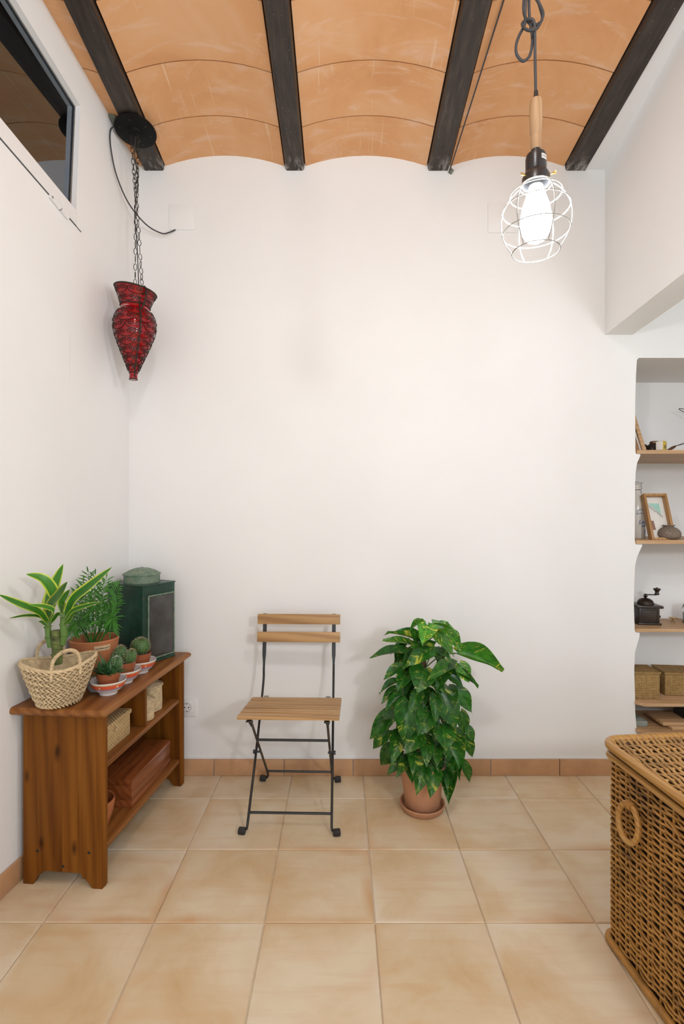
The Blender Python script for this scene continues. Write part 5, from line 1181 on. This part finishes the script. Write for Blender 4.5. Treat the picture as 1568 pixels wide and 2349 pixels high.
# loose weaver ends that stick out
le = MB()
for i in range(46):
    k = R.randrange(NF); z = R.uniform(0.05, 0.5); tv = (fine[(k + 1) % NF] - fine[k]).normalized(); p = fine[k] + fn[k] * 0.008 + Vector((0, 0, z))
    le.tube([p, p + tv * 0.02 + fn[k] * 0.004, p + tv * 0.045 + fn[k] * 0.010 + Vector((0, 0, R.uniform(-.006, .006)))], [0.0036, 0.0034, 0.001], 5)
le.build('loose_ends', M['rattan'], tk)['kind'] = 'stuff'
def rail(z, r, inset, name, mat='rail', rc=RC):
    mb = MB(); mb.tube(path_rect(inset, z, 7, rc), r, 10, closed=True); return mb.build(name, M[mat], tk)
rail(0.0115, 0.011, -0.002, 'base_rail', 'rattan'); rail(TH2 - 0.030, 0.0095, -0.001, 'body_rail')
lid = bpy.data.objects.new('lid', None); COL.objects.link(lid); lid.parent = tk
mb = MB(); mb.tube(path_rect(-0.006, TH2 + 0.002, 7, RC + 0.012), 0.0125, 12, closed=True); mb.build('lid_rail', M['rail'], lid)
mb = MB(); mb.box((LX / 2, -LY / 2, TH2 - 0.012), (LX - 0.006, LY - 0.006, 0.008)); mb.build('lid_core', M['inside'], lid)
lw_ = MB(); ny = int((LY - 0.02) / 0.052); nx = int((LX - 0.02) / 0.0085)
for j in range(ny + 1):                               # lid spokes run left to right
    y = -0.01 - (LY - 0.02) * j / ny; lw_.tube([(0.004, y, TH2 + 0.001), (LX - 0.004, y, TH2 + 0.001)], 0.0040, 5)
for i in range(nx + 1):
    x = 0.010 + (LX - 0.02) * i / nx; pts = []; rs = []; w0_ = R.uniform(-.001, .001)
    for k in range(ny * 4 + 1):
        y = -0.01 - (LY - 0.02) * k / (ny * 4); s = math.sin(math.pi * (k / 4 + i % 2 + 0.5))
        pts.append((x + w0_ + 0.0022 * math.sin(k * .3 + i) + R.uniform(-.0008, .0008), y, TH2 + 0.001 + 0.0058 * (1 if s > 0 else -1) * abs(s) ** .7)); rs.append(0.0040 * R.uniform(.8, 1.12))
    lw_.tube(pts, rs, 5)
o = lw_.build('lid_weave', M['rattan_top'], lid); o['kind'] = 'stuff'
hr = MB(); hc = Vector((-0.013, -0.138, 0.420)); 
hr.tube([hc + Vector((-0.004 - 0.010 * (1 - math.sin(q)) / 2, 0.040 * math.cos(q), 0.047 * math.sin(q))) for q in [j * 2 * math.pi / 36 for j in range(36)]], 0.0078, 10, closed=True)
hro = hr.build('ring_handle', M['rail'], tk)
mb = MB()
for k in range(6):
    a = math.pi / 2 + (k - 2.5) * 0.075; c0 = hc + Vector((-0.004, 0.040 * math.cos(a), 0.047 * math.sin(a))); rd = Vector((0, math.cos(a), math.sin(a)))
    mb.tube([c0 + (Vector((1, 0, 0)) * math.cos(q) + rd * math.sin(q)) * 0.0098 for q in [j * 2 * math.pi / 12 for j in range(12)]], 0.0020, 5, closed=True)
mb.build('handle_binding', M['rattan'], hro)

# ------------------------------------------------------------------ niche shelves
SX0 = WX(1457)
def nshelf(z, y0, th, label, x0=SX0, cut=0.0):
    mb = MB(); yb_ = nby(z) - 0.003
    poly = [(x0 + cut, y0), (NXR - 0.004, y0), (NXR - 0.004, yb_), (x0, yb_), (x0, y0 + cut)] if cut else [(x0, y0), (NXR - 0.004, y0), (NXR - 0.004, yb_), (x0, yb_)]
    mb.prism(poly, z - th, z); o = mb.build('niche_shelf', M['oak']); tag(o, label, 'shelf', 'wooden shelves in the niche')
zs1, zs2, zs3, zs4, zs5 = WZ(1032.5), WZ(1239), WZ(1442), 0.352, 0.222
nshelf(zs1, D - 0.006, 0.0175, 'topmost wooden niche shelf, with the oil can and the matchbox', WX(1459))
nshelf(zs2, D - 0.006, 0.0175, 'second wooden niche shelf from the top, with the framed picture', WX(1457))
nshelf(zs3, D - 0.006, 0.0150, 'third wooden niche shelf from the top, with the coffee grinder', WX(1456.5))
nshelf(zs4, 2.402, 0.0145, 'fourth wooden niche shelf from the top, with the two plaited boxes', (1455 - CX) / F * 2.44, 0.030)
nshelf(zs5, 2.395, 0.0150, 'lowest wooden niche shelf, with the stone block and loose boards', (1457 - CX) / F * 2.44, 0.030)
# --- shelf 1
pk = thing('wooden_plank', 'narrow pale wooden plank leaning at the end of the topmost niche shelf', 'plank', (0, 0, zs1 + 0.0005))
a = P(1477.5, 1031, 2.50); b = P(1460, 919, 2.60); ax = (Vector((a.x, a.y, 0.0)), Vector((a.x - 0.002, b.y + 0.03, b.z - zs1)))
def bar(mb, p, q, w, t, mi=0):
    dv = (q - p).normalized(); sd = Vector((1, 0, 0)); sd = (sd - dv * sd.dot(dv)).normalized(); nn_ = sd.cross(dv).normalized(); vs_ = []
    for c in (p, q):
        for sx_, sy_ in ((-1, -1), (1, -1), (1, 1), (-1, 1)): vs_.append(c + sd * sx_ * w / 2 + nn_ * sy_ * t / 2)
    mb.add(vs_, [(3, 2, 1, 0), (4, 5, 6, 7), (0, 1, 5, 4), (1, 2, 6, 5), (2, 3, 7, 6), (3, 0, 4, 7)], mi, False)
mb = MB(); bar(mb, ax[0] + Vector((0, 0.004, 0.004)), ax[1] + Vector((0, 0.004, 0)), 0.018, 0.012); mb.build('front_stile', M['oak'], pk)
mb = MB(); bar(mb, ax[0] + Vector((-0.022, 0.022, 0.004)), ax[1] + Vector((-0.022, 0.016, -0.02)), 0.022, 0.008); mb.build('backing', M['handle'], pk)
oc = thing('oil_can', 'small dark bronze oil can with a round cap on the topmost niche shelf', 'oil can', Vector((P(1497, 1030, 2.53).x, 2.53, zs1 + 0.0005)))
mb = MB(); mb.lathe([(0, 0), (0.033, 0), (0.034, 0.004), (0.033, 0.022), (0.022, 0.036), (0.018, 0.040), (0, 0.041)], 28); mb.build('body', M['bronze'], oc)
mb = MB(); mb.lathe([(0.018, 0.040), (0.0205, 0.042), (0.0205, 0.051), (0.016, 0.054), (0, 0.0545)], 28, TR(0.006, 0, 0)); mb.build('cap', M['copper'], oc)
mb = MB(); mb.tube([(-0.024, -0.002, 0.022), (-0.040, -0.004, 0.034), (-0.052, -0.006, 0.040)], [0.007, 0.0045, 0.003], 8); mb.build('spout', M['bronze'], oc)
p = P(1519, 1032, D + 0.005); bx = thing('matchbox', 'small white and yellow matchbox standing on the topmost niche shelf', 'matchbox', (p.x, D + 0.016, zs1 + 0.0005), rad(30))
mb = MB(); mb.box((0.0, 0.0, 0.0215), (0.030, 0.034, 0.043), 0.0008); mb.build('sleeve', M['yellow'], bx)
mb = MB(); mb.box((-0.0155, 0, 0.0215), (0.001, 0.031, 0.040), 0.0003); mb.build('white_face', M['paper'], bx)
mb = MB()
mb.tube([(-0.008, -0.0174, 0.008), (-0.002, -0.0174, 0.016), (-0.008, -0.0174, 0.024)], 0.0012, 4); mb.tube([(0.003, -0.0174, 0.008), (-0.002, -0.0174, 0.016), (0.004, -0.0174, 0.022)], 0.0012, 4); mb.tube([(0.008, -0.0174, 0.006), (0.008, -0.0174, 0.03)], 0.0009, 4)
mb.build('printed_mark', M['ink'], bx)
rt = thing('wire_tongs', 'thin metal tongs with a brown ferrule lying on the topmost niche shelf', 'tongs', (P(1533, 1030, 2.5).x, 2.50, zs1 + 0.0005))
def RT(px, py, d): return P(px, py, d) - Vector(rt.location)
mb = MB(); mb.lathe([(0, 0), (0.009, 0), (0.010, 0.006), (0.006, 0.012), (0, 0.013)], 16, TR(0.004, 0, 0)); mb.tube([RT(1530, 1033, 2.5), RT(1535, 1030.5, 2.5), RT(1540, 1028, 2.5), RT(1545, 1025.5, 2.5), RT(1550, 1022.5, 2.5)], [0.0045, 0.005, 0.0072, 0.0065, 0.003], 10); mb.build('ferrule', M['copper'], rt)
for dz in (0, 5):
    mb = MB(); mb.tube([RT(1549, 1023, 2.5), RT(1570, 1015.5 + dz * .5, 2.52), RT(1600, 1004 + dz, 2.55)], 0.0015, 6); mb.build('prong', M['bronze'], rt)
lp = thing('wire_loop', 'loop of thin black wire hanging in the upper part of the niche', 'wire loop', (P(1590, 950, 2.84).x, 2.84, P(1590, 950, 2.84).z))
mb = MB(); cpts = []
for j in range(40):
    q = j * 2 * math.pi / 40; u = 0.092 * math.cos(q); v = 0.017 * math.sin(q) * (1.0 + 0.5 * math.cos(q)); cpts.append((u * math.cos(-0.30) - v * math.sin(-0.30), -0.01, u * math.sin(-0.30) + v * math.cos(-0.30)))
mb.tube(cpts, 0.0020, 6, closed=True); mb.tube([(0.085, -0.01, -0.028), (0.088, 0.03, -0.026), (0.088, nby(1.75) - 2.84, -0.025)], 0.002, 6); mb.build('wire', M['black'], lp)
# --- shelf 2
bt = thing('milk_bottle', 'milk white glass swing top bottle with blue print beside the picture', 'bottle', (1.502, 2.620, zs2 + 0.0005))
mb = MB(); mb.lathe([(0, 0), (0.040, 0), (0.042, 0.004), (0.041, 0.15), (0.038, 0.185), (0.026, 0.222), (0.018, 0.238), (0.017, 0.258), (0.020, 0.262), (0.020, 0.268), (0.0165, 0.272), (0, 0.272)], 36); mb.build('body', M['milk'], bt)
mb = MB(); mb.lathe([(0, 0.290), (0.012, 0.289), (0.019, 0.284), (0.019, 0.274), (0, 0.272)], 24); mb.build('stopper', M['porcelain'], bt)
mb = MB()
for z in (0.247, 0.280): mb.tube([(0.0195 * math.cos(q), 0.0195 * math.sin(q), z) for q in [j * 2 * math.pi / 20 for j in range(20)]], 0.0013, 5, closed=True)
mb.tube([(0.019, -0.004, 0.247), (0.026, -0.006, 0.254), (0.021, -0.005, 0.268), (0.028, -0.006, 0.284), (0.019, -0.004, 0.281)], 0.0012, 5); mb.tube([(0.020, -0.006, 0.247), (0.024, -0.008, 0.225), (0.034, -0.010, 0.205)], 0.0012, 5); mb.build('swing_clip', M['iron'], bt)
tx = MB(); an = rad(-82)
def bm_(z, off=0): return Matrix.Rotation(an + off, 4, 'Z') @ TR(0.0418, 0, z) @ RZ(90) @ RX(90)
text_mb(tx, 'Lei', 0.030, bm_(0.082))
for rr_ in (0.128, 0.146):
    tx.tube([((0.0419) * math.cos(an + t), 0.0419 * math.sin(an + t), rr_ + 0.010 * math.cos(t * 2.2) - 0.010) for t in (-0.55, -0.3, 0, 0.3, 0.55)], 0.0011, 4)
tx.tube([(0.0419 * math.cos(an - .55), 0.0419 * math.sin(an - .55), z) for z in (0.119, 0.137)], 0.0012, 4); tx.tube([(0.0421 * math.cos(an + t), 0.0421 * math.sin(an + t), 0.062 + 0.008 * t) for t in (0.0, 0.3, 0.6)], 0.0030, 5); tx.tube([(0.0421 * math.cos(an + .5 + .1 * math.sin(k)), 0.0421 * math.sin(an + .5 + .1 * math.sin(k)), 0.045 - .004 * k) for k in range(6)], 0.002, 5)
tx.build('blue_print', M['blueprint'], bt)
pf = thing('picture_frame', 'deep oak picture frame with a mint and ink print leaning in the niche', 'picture', (P(1495, 1238, 2.475).x, 2.472, zs2 + 0.0008)); pf.rotation_euler = (rad(-20), 0, rad(-3))
FW, FH_, FD, FB = 0.112, 0.240, 0.034, 0.011
for nm, c, s in (('frame_side', (FB / 2, FD / 2, FH_ / 2), (FB, FD, FH_)), ('frame_side', (FW - FB / 2, FD / 2, FH_ / 2), (FB, FD, FH_)), ('frame_rail', (FW / 2, FD / 2, FB / 2), (FW - 2 * FB, FD, FB)), ('frame_rail', (FW / 2, FD / 2, FH_ - FB / 2), (FW - 2 * FB, FD, FB))):
    mb = MB(); mb.box((0, 0, 0), s, 0.001); o = mb.build(nm, M['oakz'], pf); o.location = c
mb = MB(); mb.box((FW / 2, FD - 0.005, FH_ / 2), (FW - 2 * FB + .002, 0.003, FH_ - 2 * FB + .002)); prt = mb.build('print', M['paper'], pf)
yy = FD - 0.0070
mb = MB(); mb.add([(0.028, yy, 0.198), (0.080, yy, 0.196), (0.082, yy, 0.138)], [(0, 2, 1)], 0, False); mb.build('mint_triangle', M['mint'], prt)
mb = MB(); mb.tube([(0.020, yy, 0.200), (0.088, yy, 0.126)], 0.0006, 4); mb.tube([(0.020, yy, 0.190), (0.050, yy, 0.162), (0.084, yy, 0.130)], 0.0004, 4)
for k in range(7): x = 0.030 + k * 0.0085; mb.tube([(x, yy, 0.183 - k * 0.0085), (x + .0015, yy, 0.173 - k * 0.0085 - (k % 3) * .003), (x + .003, yy, 0.176 - k * 0.0085)], 0.0005, 4)
mb.build('ink_lines', M['ink'], prt)
mb = MB(); mb.add([(0.024, yy, 0.106), (0.038, yy, 0.105), (0.041, yy, 0.058), (0.027, yy, 0.058)], [(0, 3, 2, 1)], 0, False); mb.build('russet_patch', M['redprint'], prt)
so = thing('stone_pot', 'squat speckled brown stone pot standing before the picture frame', 'pot', ((1548 - CX) / F * 2.452, 2.500, zs2 + 0.0005))
mb = MB(); mb.lathe([(p.x, p.z) for p in smooth_pts([(0.030, 0, 0), (0.046, 0, 0.008), (0.052, 0, 0.022), (0.049, 0, 0.038), (0.036, 0, 0.053), (0.022, 0, 0.060), (0.021, 0, 0.063), (0.027, 0, 0.068), (0.026, 0, 0.070), (0.018, 0, 0.066), (0.014, 0, 0.056), (0.001, 0, 0.05)], 5)], 56); mb.lathe([(0, 0), (0.030, 0)], 56); mb.build('body', M['stone'], so)
# --- shelf 3
gr = thing('coffee_grinder', 'dark antique box coffee grinder with a crank handle in the niche', 'coffee grinder', ((1481 - CX) / F * 2.555, 2.560, zs3 + 0.0005), rad(-7))
mb = MB(); mb.box((0, 0, 0.005), (0.108, 0.100, 0.010), 0.003); mb.build('base', M['coffee'], gr)
mb = MB(); mb.box((0, 0, 0.046), (0.094, 0.086, 0.072), 0.002); bo = mb.build('body', M['coffee'], gr)
mb = MB()
for a_, b_ in (((-.036, .018), (.036, .018)), ((.036, .018), (.036, .072)), ((.036, .072), (-.036, .072)), ((-.036, .072), (-.036, .018))): mb.tube([(a_[0], -0.0435, a_[1]), (b_[0], -0.0435, b_[1])], 0.0018, 5)
mb.build('panel_bead', M['coffee'], bo)
mb = MB(); mb.box((0, 0, 0.0885), (0.122, 0.114, 0.014), 0.006); mb.build('top_slab', M['coffee'], gr)
mb = MB(); mb.lathe([(p.x, p.z) for p in smooth_pts([(0.038, 0, 0.095), (0.037, 0, 0.104), (0.030, 0, 0.116), (0.018, 0, 0.123), (0.008, 0, 0.126), (0.005, 0, 0.128), (0.010, 0, 0.134), (0.012, 0, 0.137), (0.005, 0, 0.139), (0.004, 0, 0.146), (0.0005, 0, 0.147)], 4)], 40); mb.build('dome', M['bronze'], gr)
mb = MB(); mb.tube([(-0.008, 0, 0.143), (0.018, -0.004, 0.1425), (0.048, -0.008, 0.143)], 0.0030, 8); ck = mb.build('crank', M['bronze'], gr)
mb = MB(); mb.lathe([(p.x, p.z) for p in smooth_pts([(0.0005, 0, 0), (0.009, 0, 0.001), (0.011, 0, 0.006), (0.008, 0, 0.014), (0.012, 0, 0.022), (0.0165, 0, 0.028), (0.014, 0, 0.033), (0.004, 0, 0.035), (0.003, 0, 0.038), (0.0005, 0, 0.0385)], 4)], 30, TR(0.050, -0.008, 0.142)); mb.build('crank_knob', M['coffee'], ck)
mb = MB(); mb.lathe([(0.004, 0), (0.004, 0.005), (0.008, 0.010), (0.006, 0.016), (0, 0.017)], 16, TR(0.048, -0.01, 0.036) @ RY(90)); mb.build('drawer_knob', M['bronze'], gr)
br = thing('brass_stand', 'tiny mushroom shaped brass stand next to the coffee grinder', 'ornament', ((1543 - CX) / F * 2.575, 2.575, zs3 + 0.0005))
mb = MB(); mb.lathe([(0.0, 0.024), (0.012, 0.0235), (0.021, 0.0245), (0.0205, 0.022), (0.008, 0.018), (0.0, 0.017)], 24); mb.build('dish', M['brass'], br)
for k in range(3):
    q = k * 2.094 + .5; mb = MB(); mb.tube([(0.003 * math.cos(q), 0.003 * math.sin(q), 0.019), (0.004 * math.cos(q), 0.004 * math.sin(q), 0.008), (0.011 * math.cos(q), 0.011 * math.sin(q), 0.0015)], 0.0018, 6); mb.build('leg', M['brass'], br)
jr = thing('glass_jar', 'clear glass jar of brown beans at the edge of the grinder shelf', 'jar', ((1590 - CX) / F * 2.56, 2.56, zs3 + 0.0005))
mb = MB(); mb.lathe([(0, 0), (0.044, 0), (0.049, 0.005), (0.050, 0.06), (0.046, 0.085), (0.040, 0.095), (0.041, 0.102), (0.0385, 0.102), (0.0385, 0.095), (0.0475, 0.06), (0.0465, 0.006), (0, 0.004)], 36); mb.build('body', M['glass'], jr)
mb = MB(); mb.lathe([(0, 0.0055), (0.046, 0.0065), (0.047, 0.05), (0, 0.052)], 30); mb.build('beans', M['stone'], jr)
# --- shelf 4: plaited boxes
def pbox(label, x, y, w, d, h, lid_h, rz):
    t = thing('plaited_box', label, 'box', (x, y, zs4 + 0.0005), rz, 'plaited boxes in the niche')
    mb = MB(); mb.box((0, 0, (h - lid_h) / 2), (w, d, h - lid_h), 0.004); mb.build('body', M['seagrass'], t)
    mb = MB(); mb.box((0, 0, h - lid_h / 2 + 0.0005), (w + 0.006, d + 0.006, lid_h), 0.003); mb.build('lid', M['seagrass'], t)
    mb = MB(); mb.tube([(sx_ * (w / 2 + .003), sy_ * (d / 2 + .003), h) for sx_, sy_ in ((-1, -1), (1, -1), (1, 1), (-1, 1))], 0.0022, 6, closed=True); mb.build('lid_edge', M['seagrass'], t)
pbox('plaited seagrass box with flat lid close to the niche edge', (1486 - CX) / F * 2.458, 2.458 + 0.062, 0.118, 0.118, 0.128, 0.010, rad(-2))
pbox('second plaited seagrass box, further along the same niche shelf', 1.568 + 0.100, 2.492 + 0.070, 0.165, 0.125, 0.112, 0.012, rad(-6))
# --- shelf 5
bs = MB(); bs.box((0, 0, 0.0135), (0.078, 0.100, 0.026), 0.0035); o = bs.build('stone_block', M['greystone']); o.location = ((1486 - CX) / F * 2.45 - 0.040, 2.450 + 0.052, zs5 + 0.0006); tag(o, 'flat grey stone block on the lowest niche shelf', 'stone')
def loose(label, x0, x1, y0, y1, z, th):
    mb = MB(); mb.box((0, 0, th / 2), (x1 - x0, y1 - y0, th), 0.0012); o = mb.build('loose_board', M['oak']); o.location = ((x0 + x1) / 2, (y0 + y1) / 2, z); tag(o, label, 'board', 'loose boards on the lowest niche shelf')
loose('lower loose pale board on the lowest niche shelf, beneath the other board', 1.552, 1.95, 2.412, 2.60, zs5 + 0.0006, 0.0135)
loose('upper loose pale board on the lowest niche shelf, resting on the other board', 1.520, 1.98, 2.428, 2.56, zs5 + 0.0150, 0.0145)
mb = MB(); mb.box((0, 0, 0.0125), (0.30, 0.085, 0.025), 0.002); o = mb.build('dark_case', M['rubber']); o.location = (1.80, 2.515, zs5 + 0.0302); tag(o, 'flat dark case lying on the loose boards in the niche', 'case')
